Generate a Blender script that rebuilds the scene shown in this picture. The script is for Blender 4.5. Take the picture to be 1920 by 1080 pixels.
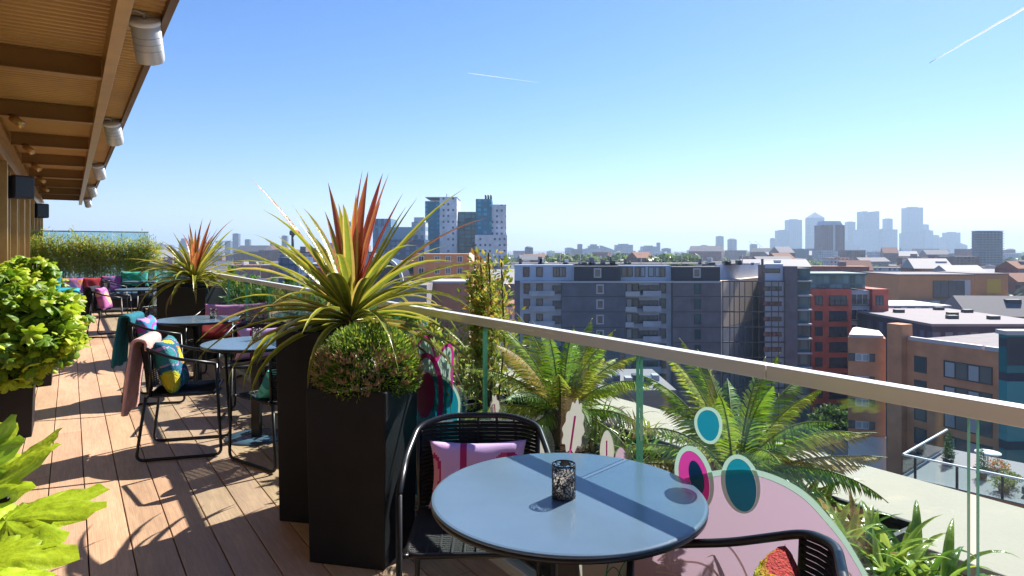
import bpy, math, random
from mathutils import Vector, Matrix, noise
R = math.radians
for o in list(bpy.data.objects): bpy.data.objects.remove(o)
S = bpy.context.scene
COL = S.collection

# ------------------------------------------------------------------ camera, sky, sun
F = 1250.0; HOR = 467.0; CZ = 1.46                  # focal length and horizon in 1920-wide pixels, eye height
cam_d = bpy.data.cameras.new('camera'); cam = bpy.data.objects.new('camera', cam_d); COL.objects.link(cam)
cam.location = (0, 0, CZ); cam.rotation_euler = (R(90), 0, 0)
cam_d.sensor_width = 36; cam_d.lens = 36*F/1920; cam_d.shift_y = (HOR-540)/1920
cam_d.clip_start = 0.05; cam_d.clip_end = 60000
S.camera = cam
S.render.resolution_x = 1024; S.render.resolution_y = 576
SUN_AZ, SUN_EL = R(42), R(44)
world = bpy.data.worlds.new("World"); S.world = world; world.use_nodes = True
wn = world.node_tree; wn.nodes.clear()
sky = wn.nodes.new('ShaderNodeTexSky'); sky.sky_type = 'NISHITA'; sky.sun_disc = False
sky.sun_elevation = SUN_EL; sky.sun_rotation = SUN_AZ; sky.air_density = 1.0; sky.dust_density = 0.25; sky.ozone_density = 4.0
bg = wn.nodes.new('ShaderNodeBackground'); bg.inputs[1].default_value = 0.066
wo = wn.nodes.new('ShaderNodeOutputWorld')
hs = wn.nodes.new('ShaderNodeHueSaturation'); hs.inputs['Saturation'].default_value = 1.22; tn = wn.nodes.new('ShaderNodeVectorMath'); tn.operation = 'MULTIPLY'; tn.inputs[1].default_value = (.98,.925,1.05)
wn.links.new(sky.outputs[0], hs.inputs['Color']); wn.links.new(hs.outputs[0], tn.inputs[0]); wn.links.new(tn.outputs[0], bg.inputs[0]); wn.links.new(bg.outputs[0], wo.inputs[0])
sd = bpy.data.lights.new('sun', 'SUN'); sd.energy = 4.6; sd.angle = R(0.5); sd.color = (1, 0.93, 0.82)
sun = bpy.data.objects.new('sun', sd); COL.objects.link(sun)
sv = Vector((math.sin(SUN_AZ)*math.cos(SUN_EL), math.cos(SUN_AZ)*math.cos(SUN_EL), math.sin(SUN_EL)))
sun.rotation_euler = sv.to_track_quat('Z', 'Y').to_euler(); sun.location = (20, 20, 40)
S.view_settings.view_transform = 'Standard'; S.view_settings.look = 'None'
S.view_settings.exposure = 1.34; S.view_settings.gamma = 1
S.render.engine = 'CYCLES'
S.cycles.transparent_max_bounces = 24; S.cycles.max_bounces = 8

# ------------------------------------------------------------------ frames of reference
TH = math.atan2(960-132, F)                          # the terrace runs off to the left of the view
ct, st = math.cos(TH), math.sin(TH)
def W(n, s, z=0): return Vector((n*ct - s*st, n*st + s*ct, z))      # n = across the terrace, s = along it
def NS(x, y): return (x*ct + y*st, -x*st + y*ct)
def ray(px, py, Y): return Vector(((px-960)/F*Y, Y, CZ-(py-HOR)/F*Y))
def flr(px, py, z=0): 
    Y = (CZ-z)*F/(py-HOR); return ray(px, py, Y)
def onrail(px, py, D):                               # where a sight line meets the plane n = D: (s, z)
    a = (px-960)/F
    s = D*(ct - a*st)/(a*ct + st); Y = D*st + s*ct
    return s, CZ-(py-HOR)/F*Y

# ------------------------------------------------------------------ mesh helper
class MB:
    def __init__(s): s.v=[]; s.f=[]; s.c=[]; s.m=[]; s.sm=[]; s.col=(1,1,1); s.mi=0; s.smooth=False; s.T=None
    def add(s, p):
        p = Vector(p)
        if s.T is not None: p = s.T @ p
        s.v.append(p); return len(s.v)-1
    def face(s, idx):
        s.f.append(tuple(idx)); s.c.append(s.col); s.m.append(s.mi); s.sm.append(s.smooth)
    def poly(s, pts): s.face([s.add(p) for p in pts])
    def box(s, x0,x1,y0,y1,z0,z1):
        i = [s.add(p) for p in ((x0,y0,z0),(x1,y0,z0),(x1,y1,z0),(x0,y1,z0),(x0,y0,z1),(x1,y0,z1),(x1,y1,z1),(x0,y1,z1))]
        for q in ((0,3,2,1),(4,5,6,7),(0,1,5,4),(1,2,6,5),(2,3,7,6),(3,0,4,7)): s.face([i[k] for k in q])
        return s
    def prism(s, pts, z0, z1):                       # outline in xy, extruded in z
        n = len(pts); a = [s.add((p[0],p[1],z0)) for p in pts]; b = [s.add((p[0],p[1],z1)) for p in pts]
        s.face(a[::-1]); s.face(b)
        for k in range(n): s.face((a[k], a[(k+1)%n], b[(k+1)%n], b[k]))
        return s
    def rings(s, rings, closed=True, cap=True):
        ids = [[s.add(p) for p in r] for r in rings]; n = len(ids[0])
        for a, b in zip(ids, ids[1:]):
            for k in range(n if closed else n-1): s.face((a[k], a[(k+1)%n], b[(k+1)%n], b[k]))
        if cap and closed: s.face(ids[0][::-1]); s.face(ids[-1])
        return s
    def tube(s, path, r, n=8, cap=True):
        path = [Vector(p) for p in path]; rs = []; sm = s.smooth; s.smooth = True
        rr = r if isinstance(r, (list, tuple)) else [r]*len(path)
        up = None
        for i, p in enumerate(path):
            t = (path[min(i+1, len(path)-1)] - path[max(i-1, 0)]).normalized()
            if up is None:
                up = Vector((0,0,1)) if abs(t.z) < 0.9 else Vector((1,0,0))
            a = (up - t*up.dot(t))
            a = a.normalized() if a.length > 1e-6 else t.orthogonal().normalized()
            up = a; b = t.cross(a)
            rs.append([p + (a*math.cos(k*math.tau/n) + b*math.sin(k*math.tau/n))*rr[i] for k in range(n)])
        s.rings(rs, True, cap); s.smooth = sm
        return s
    def lathe(s, prof, n=32, c=(0,0,0)):
        sm = s.smooth; s.smooth = True
        s.rings([[(c[0]+r*math.cos(k*math.tau/n), c[1]+r*math.sin(k*math.tau/n), c[2]+z) for k in range(n)] for r, z in prof]); s.smooth = sm
        return s
    def build(s, name, mats, parent=None, loc=None, rz=0, bevel=0, seg=2):
        me = bpy.data.meshes.new(name); me.from_pydata(s.v, [], s.f)
        if not isinstance(mats, (list, tuple)): mats = [mats]
        for m in mats: me.materials.append(m)
        me.polygons.foreach_set('material_index', s.m); me.polygons.foreach_set('use_smooth', s.sm)
        if any(c != (1,1,1) for c in s.c):
            at = me.color_attributes.new('Col', 'FLOAT_COLOR', 'CORNER'); buf = []
            for f, c in zip(s.f, s.c): buf += [c[0], c[1], c[2], 1.0]*len(f)
            at.data.foreach_set('color', buf)
        me.update()
        o = bpy.data.objects.new(name, me); COL.objects.link(o)
        if parent: o.parent = parent
        if loc is not None: o.location = loc
        o.rotation_euler[2] = rz
        if bevel:
            b = o.modifiers.new('bevel', 'BEVEL'); b.width = bevel; b.segments = seg; b.limit_method = 'ANGLE'; b.angle_limit = R(40)
        return o
def tag(o, label=None, cat=None, group=None, kind=None):
    if label: o['label'] = label
    if cat: o['category'] = cat
    if group: o['group'] = group
    if kind: o['kind'] = kind
    return o
def thing(name, label, cat, loc=(0,0,0), rz=0, group=None):
    o = bpy.data.objects.new(name, None); COL.objects.link(o); o.empty_display_size = 0.1
    o.location = loc; o.rotation_euler[2] = rz
    return tag(o, label, cat, group)
def dup(root, loc, rz, label=None, group=None):
    r = root.copy(); COL.objects.link(r); r.location = loc; r.rotation_euler = (0,0,rz)
    if label: r['label'] = label
    if group: r['group'] = group
    for ch in list(root.children):
        c = ch.copy(); COL.objects.link(c); c.parent = r
        for g in ch.children:
            d = g.copy(); COL.objects.link(d); d.parent = c
    return r
def place(name, me, parent, loc, rz=0):
    o = bpy.data.objects.new(name, me); COL.objects.link(o); o.parent = parent; o.location = loc; o.rotation_euler[2] = rz
    return o
def smoothpts(p, n=8, closed=True):
    p = [Vector((*q, 0)) if len(q) == 2 else Vector(q) for q in p]; out = []; N = len(p)
    for i in range(N if closed else N-1):
        g = (lambda k: p[k % N]) if closed else (lambda k: p[max(0, min(N-1, k))])
        a, b, c, d = g(i-1), g(i), g(i+1), g(i+2)
        for k in range(n):
            t = k/n
            out.append(0.5*((2*b)+(c-a)*t+(2*a-5*b+4*c-d)*t*t+(3*b-a-3*c+d)*t**3))
    if not closed: out.append(p[-1])
    return out
def round_path(p, r, n=5, closed=False):             # polyline with rounded corners
    p = [Vector(q) for q in p]; out = []; N = len(p)
    for i in range(N):
        if not closed and i in (0, N-1): out.append(p[i]); continue
        a, b, c = p[i-1], p[i], p[(i+1) % N]
        d1 = min(r, (a-b).length*.45); d2 = min(r, (c-b).length*.45)
        q0 = b+(a-b).normalized()*d1; q1 = b+(c-b).normalized()*d2
        for k in range(n+1):
            t = k/n; out.append(q0*(1-t)**2 + b*2*t*(1-t) + q1*t*t)
    return out

# ------------------------------------------------------------------ materials
def mat(name, col=(.5,.5,.5), rough=.5, metal=0, spec=.5, var=0, vs=5, bump=0, bs=40, attr=False, trans=0, emis=None, stretch=None, coat=0, alpha=1, tcol=None):
    m = bpy.data.materials.new(name); m.use_nodes = True; nt = m.node_tree; N = nt.nodes; L = nt.links
    b = N['Principled BSDF']; b.inputs['Roughness'].default_value = rough; b.inputs['Metallic'].default_value = metal
    b.inputs['Specular IOR Level'].default_value = spec; b.inputs['Coat Weight'].default_value = coat; b.inputs['Coat Roughness'].default_value = .15
    c = (*col, 1)
    b.inputs['Base Color'].default_value = c
    src = None
    if attr:
        a = N.new('ShaderNodeAttribute'); a.attribute_name = 'Col'; src = a.outputs['Color']
    if var or bump:
        tc = N.new('ShaderNodeTexCoord'); mp = N.new('ShaderNodeMapping'); L.new(tc.outputs['Object'], mp.inputs[0])
        if stretch: mp.inputs['Scale'].default_value = stretch
    if var:
        nz = N.new('ShaderNodeTexNoise'); nz.inputs['Scale'].default_value = vs; nz.inputs['Detail'].default_value = 6; nz.inputs['Roughness'].default_value = .6
        L.new(mp.outputs[0], nz.inputs['Vector'])
        mr = N.new('ShaderNodeMapRange'); mr.inputs[1].default_value = .3; mr.inputs[2].default_value = .7; mr.inputs[3].default_value = 1-var; mr.inputs[4].default_value = 1+var
        L.new(nz.outputs['Fac'], mr.inputs[0])
        mx = N.new('ShaderNodeVectorMath'); mx.operation = 'SCALE'; L.new(mr.outputs[0], mx.inputs['Scale'])
        if src: L.new(src, mx.inputs[0])
        else: mx.inputs[0].default_value = col
        src = mx.outputs[0]
        m2 = N.new('ShaderNodeMapRange'); m2.inputs[3].default_value = max(0, rough-.08); m2.inputs[4].default_value = min(1, rough+.1)
        L.new(nz.outputs['Fac'], m2.inputs[0]); L.new(m2.outputs[0], b.inputs['Roughness'])
    if bump:
        n2 = N.new('ShaderNodeTexNoise'); n2.inputs['Scale'].default_value = bs; n2.inputs['Detail'].default_value = 4; L.new(mp.outputs[0], n2.inputs['Vector'])
        bp = N.new('ShaderNodeBump'); bp.inputs['Strength'].default_value = bump; bp.inputs['Distance'].default_value = .02; L.new(n2.outputs['Fac'], bp.inputs['Height'])
        L.new(bp.outputs[0], b.inputs['Normal'])
    if src: L.new(src, b.inputs['Base Color'])
    if emis: b.inputs['Emission Color'].default_value = (*emis, 1); b.inputs['Emission Strength'].default_value = 1
    if trans:
        t = N.new('ShaderNodeBsdfTranslucent'); t.inputs[0].default_value = c if tcol is None else (*tcol, 1)
        if src and tcol is None: L.new(src, t.inputs[0])
        ms = N.new('ShaderNodeMixShader'); ms.inputs[0].default_value = trans
        L.new(b.outputs[0], ms.inputs[1]); L.new(t.outputs[0], ms.inputs[2]); L.new(ms.outputs[0], N['Material Output'].inputs[0])
    if alpha < 1: b.inputs['Alpha'].default_value = alpha
    return m
def glassmat(name, tint, refl=1.0, rough=0.0, ior=1.5):
    m = bpy.data.materials.new(name); m.use_nodes = True; nt = m.node_tree; N = nt.nodes; L = nt.links
    N.remove(N['Principled BSDF'])
    t = N.new('ShaderNodeBsdfTransparent'); t.inputs[0].default_value = (*tint, 1)
    g = N.new('ShaderNodeBsdfGlossy'); g.inputs[1].default_value = rough; g.inputs[0].default_value = (refl, refl, refl, 1)
    lw = N.new('ShaderNodeLayerWeight'); lw.inputs[0].default_value = .5
    p5 = N.new('ShaderNodeMath'); p5.operation = 'POWER'; p5.inputs[1].default_value = 5; L.new(lw.outputs['Facing'], p5.inputs[0])
    fr = N.new('ShaderNodeMath'); fr.operation = 'MULTIPLY_ADD'; fr.inputs[1].default_value = .93; fr.inputs[2].default_value = .06; L.new(p5.outputs[0], fr.inputs[0])
    ms = N.new('ShaderNodeMixShader'); L.new(fr.outputs[0], ms.inputs[0]); L.new(t.outputs[0], ms.inputs[1]); L.new(g.outputs[0], ms.inputs[2])
    L.new(ms.outputs[0], N['Material Output'].inputs[0]); return m
def facade(name, wall, glass=(.05,.08,.12), px=3.2, pz=3.1, fx=.5, fz=.5, rnd=.0, gr=.25, roof=None, wv=.2):
    m = bpy.data.materials.new(name); m.use_nodes = True; nt = m.node_tree; N = nt.nodes; L = nt.links
    b = N['Principled BSDF']; tc = N.new('ShaderNodeTexCoord'); sp = N.new('ShaderNodeSeparateXYZ'); L.new(tc.outputs['Object'], sp.inputs[0])
    def M(op, a, c=None):
        n = N.new('ShaderNodeMath'); n.operation = op
        for i, q in enumerate((a, c)):
            if q is None: continue
            if isinstance(q, (int, float)): n.inputs[i].default_value = q
            else: L.new(q, n.inputs[i])
        return n.outputs[0]
    h = M('ADD', sp.outputs[0], sp.outputs[1]); h = M('DIVIDE', M('ADD', h, 500), px); v = M('DIVIDE', M('ADD', sp.outputs[2], 300), pz)
    fh = M('FRACT', h); fv = M('FRACT', v)
    wn_ = N.new('ShaderNodeTexWhiteNoise'); cb = N.new('ShaderNodeCombineXYZ'); L.new(M('FLOOR', h), cb.inputs[0]); L.new(M('FLOOR', v), cb.inputs[1]); L.new(cb.outputs[0], wn_.inputs['Vector'])
    mask = M('MULTIPLY', M('LESS_THAN', M('ABSOLUTE', M('SUBTRACT', fh, .5)), fx/2), M('LESS_THAN', M('ABSOLUTE', M('SUBTRACT', fv, .5)), fz/2))
    mask = M('MULTIPLY', mask, M('GREATER_THAN', wn_.outputs['Value'], rnd))
    ge = N.new('ShaderNodeNewGeometry'); sn = N.new('ShaderNodeSeparateXYZ'); L.new(ge.outputs['Normal'], sn.inputs[0])
    side = M('LESS_THAN', M('ABSOLUTE', sn.outputs[2]), .5); mask = M('MULTIPLY', mask, side)
    nz = N.new('ShaderNodeTexNoise'); nz.inputs['Scale'].default_value = .15; nz.inputs['Detail'].default_value = 8; L.new(tc.outputs['Object'], nz.inputs['Vector'])
    mr = N.new('ShaderNodeMapRange'); mr.inputs[1].default_value = .3; mr.inputs[2].default_value = .7; mr.inputs[3].default_value = 1-wv; mr.inputs[4].default_value = 1+wv; L.new(nz.outputs['Fac'], mr.inputs[0])
    def mixc(f, a, c):
        n = N.new('ShaderNodeMix'); n.data_type = 'RGBA'; L.new(f, n.inputs['Factor'])
        for k, q in (('A', a), ('B', c)):
            i = [x for x in n.inputs if x.name == k and x.type == 'RGBA'][0]
            if isinstance(q, tuple): i.default_value = (*q, 1)
            else: L.new(q, i)
        return [x for x in n.outputs if x.type == 'RGBA'][0]
    base = mixc(side, roof or tuple(min(.6, c*.7+.1) for c in wall), wall)
    vm = N.new('ShaderNodeVectorMath'); vm.operation = 'SCALE'; L.new(base, vm.inputs[0]); L.new(mr.outputs[0], vm.inputs['Scale'])
    gl = N.new('ShaderNodeVectorMath'); gl.operation = 'SCALE'; gl.inputs[0].default_value = glass; L.new(M('ADD', M('MULTIPLY', wn_.outputs['Value'], 1.2), .5), gl.inputs['Scale'])
    L.new(mixc(mask, vm.outputs[0], gl.outputs[0]), b.inputs['Base Color'])
    rm = N.new('ShaderNodeMapRange'); rm.inputs[3].default_value = .85; rm.inputs[4].default_value = gr; L.new(mask, rm.inputs[0]); L.new(rm.outputs[0], b.inputs['Roughness'])
    return m

rnd = random.Random(7)
M_ = {}
M_['gold'] = mat('bronze_anodised', (.58,.38,.15), .3, .7, var=.15, vs=3)
M_['gold_soffit'] = mat('corrugated_bronze', (.52,.32,.12), .45, .35, var=.12, vs=2)
M_['beam'] = mat('bronze_beam', (.33,.185,.055), .45, .35, var=.1, vs=2)
M_['bronze_dark'] = mat('bronze_dark', (.17,.09,.035), .45, .4, var=.1)
M_['black_pl'] = mat('black_planter', (.013,.013,.016), .55, spec=.22, var=.35, vs=3, bump=.06, bs=60)
M_['black_metal'] = mat('black_powdercoat', (.018,.019,.022), .32, .2)
M_['rope'] = mat('black_rope', (.014,.014,.018), .55, bump=.6, bs=300, stretch=(3,1,1))
M_['soil'] = mat('soil', (.035,.022,.014), .95, var=.4, vs=30, bump=1, bs=80)
M_['steel'] = mat('brushed_steel', (.80,.78,.72), .25, .22, var=.06, vs=8, stretch=(1,.05,1))
M_['white'] = mat('white_enamel', (.78,.78,.78), .35)
M_['shell'] = mat('heater_shell', (.62,.61,.6), .35, .25)
M_['heater_grey'] = mat('heater_reflector', (.42,.4,.38), .35, .6)
M_['speaker'] = mat('speaker_black', (.02,.021,.028), .6)
M_['beige'] = mat('beige_stone', (.43,.37,.29), .85, var=.10, vs=1.5, bump=.1, bs=60)
M_['brown_side'] = mat('timber_cladding', (.19,.11,.055), .7, var=.3, vs=4, stretch=(4,.3,4))
M_['under'] = mat('deck_gap', (.012,.009,.007), .9)
M_['soffit_white'] = mat('concrete', (.4,.38,.36), .9, var=.1)

# deck: grooved composite boards
def deck_mat():
    m = mat('composite_deck', (.49,.31,.20), .55, var=.14, vs=2.2, stretch=(3,.35,1)); nt = m.node_tree; N = nt.nodes; L = nt.links; b = N['Principled BSDF']
    base = b.inputs['Base Color'].links[0].from_socket
    a = N.new('ShaderNodeAttribute'); a.attribute_name = 'Col'
    vm = N.new('ShaderNodeVectorMath'); vm.operation = 'MULTIPLY'; L.new(base, vm.inputs[0]); L.new(a.outputs['Color'], vm.inputs[1])
    tc = N.new('ShaderNodeTexCoord'); mp = N.new('ShaderNodeMapping'); mp.inputs['Scale'].default_value = (8,.5,1); L.new(tc.outputs['Object'], mp.inputs[0])
    nz = N.new('ShaderNodeTexNoise'); nz.inputs['Scale'].default_value = 9; nz.inputs['Detail'].default_value = 8; nz.inputs['Distortion'].default_value = 1.2; L.new(mp.outputs[0], nz.inputs[0])
    mr = N.new('ShaderNodeMapRange'); mr.inputs[1].default_value = .35; mr.inputs[2].default_value = .65; mr.inputs[3].default_value = .86; mr.inputs[4].default_value = 1.08; L.new(nz.outputs['Fac'], mr.inputs[0])
    v2 = N.new('ShaderNodeVectorMath'); v2.operation = 'SCALE'; L.new(vm.outputs[0], v2.inputs[0]); L.new(mr.outputs[0], v2.inputs['Scale'])
    # worn pale patches and dirt
    n3 = N.new('ShaderNodeTexNoise'); n3.inputs['Scale'].default_value = 1.1; n3.inputs['Detail'].default_value = 9; n3.inputs['Roughness'].default_value = .7; L.new(tc.outputs['Object'], n3.inputs[0])
    m3 = N.new('ShaderNodeMapRange'); m3.inputs[1].default_value = .3; m3.inputs[2].default_value = .75; m3.inputs[3].default_value = .85; m3.inputs[4].default_value = 1.12; L.new(n3.outputs['Fac'], m3.inputs[0])
    v3 = N.new('ShaderNodeVectorMath'); v3.operation = 'SCALE'; L.new(v2.outputs[0], v3.inputs[0]); L.new(m3.outputs[0], v3.inputs['Scale'])
    L.new(v3.outputs[0], b.inputs['Base Color'])
    wv = N.new('ShaderNodeTexWave'); wv.inputs['Scale'].default_value = 32; wv.bands_direction = 'X'; L.new(tc.outputs['Object'], wv.inputs[0])
    ad = N.new('ShaderNodeMath'); ad.operation = 'ADD'; L.new(wv.outputs['Fac'], ad.inputs[0]); L.new(nz.outputs['Fac'], ad.inputs[1])
    bp = N.new('ShaderNodeBump'); bp.inputs['Strength'].default_value = .12; bp.inputs['Distance'].default_value = .002; L.new(ad.outputs[0], bp.inputs['Height']); L.new(bp.outputs[0], b.inputs['Normal'])
    return m
mb = MB(); k = -8; x = .072 + k*.181
while x < 1.6:
    s = -4 + rnd.random()*2.0
    s0 = -4
    while s0 < 19.8:
        s1 = min(s0 + (rnd.uniform(1.2, 3.6) if s0 == -4 else 3.6), 19.8)
        g = rnd.uniform(.88, 1.1); mb.col = (g, g*rnd.uniform(.97,1.02), g*rnd.uniform(.95,1.02))
        x1 = min(x+.1775, 1.655)
        mb.box(x+.002, x1, s0+.002, s1-.002, -.024, 0); s0 = s1
    x += .181
tag(mb.build('deck', deck_mat(), rz=TH, bevel=.002, seg=1), kind='structure')
mb = MB(); mb.box(-4, 1.66, -6, 28, -.4, -.03)
tag(mb.build('deck_substructure', M_['under'], rz=TH), kind='structure')
mb = MB()
mb.box(1.6601, 2.749, -6, 28, -.4, -.02)
tag(mb.build('paving', M_['beige'], rz=TH), kind='structure')

# the roof edge beyond the balustrade, its timber inner face, and the building below
pe = thing('parapet', 'wide beige stone parapet cap running along beyond the glass balustrade', 'parapet', (0,0,0), TH)
s = -6.0; k = 0
while s < 28:
    mb = MB(); mb.box(2.72, 3.50, s+.005, s+2.68, .27, .32); mb.build('coping', M_['beige'], pe, bevel=.006); s += 2.7
mb = MB(); mb.box(2.75, 2.80, -6, 28, -.02, .268); mb.build('inner_cladding', M_['brown_side'], pe)
hb = thing('roof_terrace_building', 'brown building whose roof terrace the tables stand on', 'building', (0,0,0), TH)
mb = MB(); mb.box(-12, 3.44, -8, 30, -36.5, -.42); mb.box(2.81, 3.44, -8, 30, -.42, .26); mb.build('wall', M_['brown_side'], hb)

# ------------------------------------------------------------------ pavilion facade and canopy
ZC = 3.16; FN = -.75
fc = thing('glazed_facade', 'bronze finned glass facade along the left side of the terrace', 'facade', (0,0,0), TH)
M_['win_dark'] = mat('dark_window_glass', (.03,.045,.06), .04, 0, .9)
s = -5.0
while s < 27:
    mb = MB(); mb.box(FN-.16, FN-.14, s+.03, s+2.07, .08, 2.66); mb.build('glass_pane', M_['win_dark'], fc)
    s += 2.1
s = -5.0; k = 0
while s < 27.3:
    w = .035 if k % 4 else .06; d = -.04 if k % 4 else .02
    mb = MB(); mb.box(FN-.13, FN-.01+d, s-w/2, s+w/2, .0, 2.7); mb.build('mullion', M_['gold'], fc, bevel=.003)
    s += .525; k += 1
mb = MB(); mb.box(FN-.2, FN, -5.2, 27.4, 2.7, 2.82); mb.build('head_rail', M_['gold'], fc, bevel=.004)
mb = MB(); mb.box(FN-.2, FN-.04, -5.2, 27.4, 2.825, 3.13); mb.build('fascia_panel', M_['gold_soffit'], fc)
mb = MB(); mb.box(FN-.04, FN+.02, -5.2, 27.4, 3.0, 3.05); mb.build('fascia_trim', M_['gold'], fc)
mb = MB(); mb.box(FN-.2, FN+.0, -5.2, 27.4, -.02, .075); mb.build('sill', M_['bronze_dark'], fc)
mb = MB(); mb.box(-11, FN-.21, -5.2, 27.4, 0, 3.12); mb.build('wall', M_['bronze_dark'], fc)

cp = thing('canopy', 'bronze corrugated canopy with crossing beams overhead', 'canopy', (0,0,0), TH)
mb = MB(); mb.smooth = False; pts = []
s = -5.0
while s < 27.2:
    pts += [(s, 0), (s+.035, 0), (s+.05, .03), (s+.085, .03)]; s += .1
ids = [(mb.add((-1.0, a, ZC+b)), mb.add((.55, a, ZC+b))) for a, b in pts]
for p, q in zip(ids, ids[1:]): mb.face((p[0], p[1], q[1], q[0]))
mb.build('soffit', M_['gold_soffit'], cp)
mb = MB(); mb.box(-11, .55, -5, 27.2, ZC+.04, ZC+.16); mb.build('roof_deck', M_['bronze_dark'], cp)
mb = MB(); mb.box(.551, .60, -5, 27.2, ZC-.06, ZC+.20); mb.build('edge_trim', M_['bronze_dark'], cp)
def ibeam(mb, a0, a1, c, w, z0, z1, along):          # I-section: web and two flanges
    t = .012
    for (u, z_0, z_1) in ((w/2, z0, z0+t), (t/2, z0+t, z1-t), (w/2, z1-t, z1)):
        if along: mb.box(c-u, c+u, a0, a1, z_0, z_1)
        else: mb.box(a0, a1, c-u, c+u, z_0, z_1)
mb = MB(); mb.box(.235, .325, -5, 27.2, 2.97, ZC-.002); mb.build('long_beam', M_['gold'], cp, bevel=.004)
s = 6.95-2.55*4
while s < 27:
    mb = MB(); ibeam(mb, FN+.03, .23, s, .10, ZC-.19, ZC-.003, False); mb.build('cross_beam', M_['beam'], cp); s += 2.55

# heat lamps hung along the outer beam
ht = thing('patio_heater', 'white patio heater nearest the camera under the canopy edge', 'heater', W(.50, 5.65, 2.87), TH, 'heaters hung along the canopy edge')
mb = MB(); mb.smooth = True
prof = [(-.11,-.05),(-.105,.04),(-.06,.09),(0,.105),(.06,.09),(.105,.04),(.11,-.05)]
pp = [(p.x, p.y) for p in smoothpts(prof, 4, False)]
ringA = lambda z, k: [(x*k*.88, y*k*.88, z) for x, y in pp]
mb.rings([ringA(0,.92), ringA(.012,1.0), ringA(.29,1.0)]); mb.build('housing', M_['shell'], ht)
for q in range(3): mb = MB(); mb.smooth = True; mb.rings([ringA(.10+q*.05,1.006), ringA(.106+q*.05,1.006)]); mb.build('louvre', M_['heater_grey'], ht)
mb = MB(); mb.smooth = True; mb.rings([ringA(.2905,1.06), ringA(.312,1.06), ringA(.32,.98)]); mb.build('end_cap', M_['white'], ht)
mb = MB(); mb.box(-.095,.095,-.075,-.052,.02,.30); 
mb.build('reflector', M_['heater_grey'], ht)
mb = MB()
for q in range(6): mb.tube([(-.09,-.085,.05+q*.045),(.09,-.085,.05+q*.045)], .004, 6)
mb.build('guard', M_['white'], ht)
mb = MB(); mb.tube([(0,0,.318),(0,.0,.36),(.05,0,.38),(.12,0,.36)], .012, 8); mb.box(.10,.15,-.03,.03,.26,.37); mb.build('bracket', M_['heater_grey'], ht)
ht.rotation_euler = (R(-40), R(5), TH+R(170)); 
names = ['second patio heater from the camera along the canopy edge', 'middle one of five patio heaters along the canopy edge', 'fourth patio heater along the canopy edge', 'farthest patio heater at the end of the canopy edge']
for q, lb in enumerate(names):
    h = dup(ht, W(.50, 10.3+q*5.25, 2.87), 0, lb); h.rotation_euler = (R(-40), R(5), TH+R(170))
# spotlights on the fascia
spn = ['bronze spotlight nearest the camera on the facade fascia', 'second small bronze spotlight on the facade fascia', 'third small bronze spotlight along the fascia', 'fourth small bronze spotlight along the fascia', 'farthest small bronze spotlight at the fascia end']
sp0 = None
for q, lb in enumerate(spn):
    if sp0 is None:
        sp0 = thing('spotlight', lb, 'spotlight', W(FN+.2, 9.4, 2.95), TH, 'spotlights along the fascia')
        mb = MB(); mb.tube([(0,0,0),(.10,-.06,-.09)], .045, 12); mb.build('lamp_head', M_['gold'], sp0)
        mb = MB(); mb.tube([(-.04,0,.02),(0,.0,.03),(.03,-.02,-.02)], .012, 6); mb.build('arm', M_['bronze_dark'], sp0)
    else: dup(sp0, W(FN+.2, 9.4+q*2.55, 2.95), TH, lb)
# loudspeakers
lk = thing('loudspeaker', 'larger black loudspeaker mounted on the bronze facade', 'loudspeaker', W(FN+.10, 13.0, 2.25), TH+R(25), 'black loudspeakers on the facade')
mb = MB(); mb.box(-.15,.15,-.12,.12,0,.36); mb.build('cabinet', M_['speaker'], lk, bevel=.03, seg=3)
mb = MB(); mb.box(-.13,.13,-.135,-.121,.02,.34); mb.build('grille', M_['black_metal'], lk, bevel=.02)
mb = MB(); mb.tube([(-.0,.1,.18),(-.12,.2,.18)], .02); mb.build('bracket', M_['black_metal'], lk)
dup(lk, W(FN+.12, 20.7, 2.25), TH+R(25), 'smaller looking black loudspeaker farther along the facade')

# ------------------------------------------------------------------ balustrade
D = 1.67
bal = thing('glass_balustrade', 'frameless glass balustrade with a flat steel handrail along the terrace', 'balustrade', (0,0,0), TH)
M_['glass'] = glassmat('balustrade_glass', (.87,.95,.96), .9)
M_['glass_edge'] = mat('glass_edge', (.10,.32,.20), .15, trans=.3)
for a_, b_ in ((-4,1.18),(1.183,6.4),(6.403,11.6),(11.603,19.5)):
    mb = MB(); mb.box(D-.023, D+.023, a_, b_, 1.088, 1.13); mb.build('handrail', M_['steel'], bal, bevel=.003)
mb = MB(); mb.box(D-.03, D+.03, -4, 19.5, -.02, .05); mb.build('base_channel', M_['steel'], bal, bevel=.003)
js = [-3.5,-2.45,-1.42,-.38,.668,1.708,2.756]; 
while js[-1] < 19.0: js.append(js[-1]+1.045)
for a, b in zip(js, js[1:]):
    mb = MB(); x0, x1, y0, y1, z0, z1 = D-.008, D+.008, a+.009, b-.009, .045, 1.088
    i = [mb.add(p) for p in ((x0,y0,z0),(x1,y0,z0),(x1,y1,z0),(x0,y1,z0),(x0,y0,z1),(x1,y0,z1),(x1,y1,z1),(x0,y1,z1))]
    for q, mi in (((0,4,7,3),0),((1,2,6,5),0),((0,1,5,4),1),((2,3,7,6),1)): mb.mi = mi; mb.face([i[k] for k in q])
    mb.build('glass_pane', [M_['glass'], M_['glass_edge']], bal)

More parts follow.
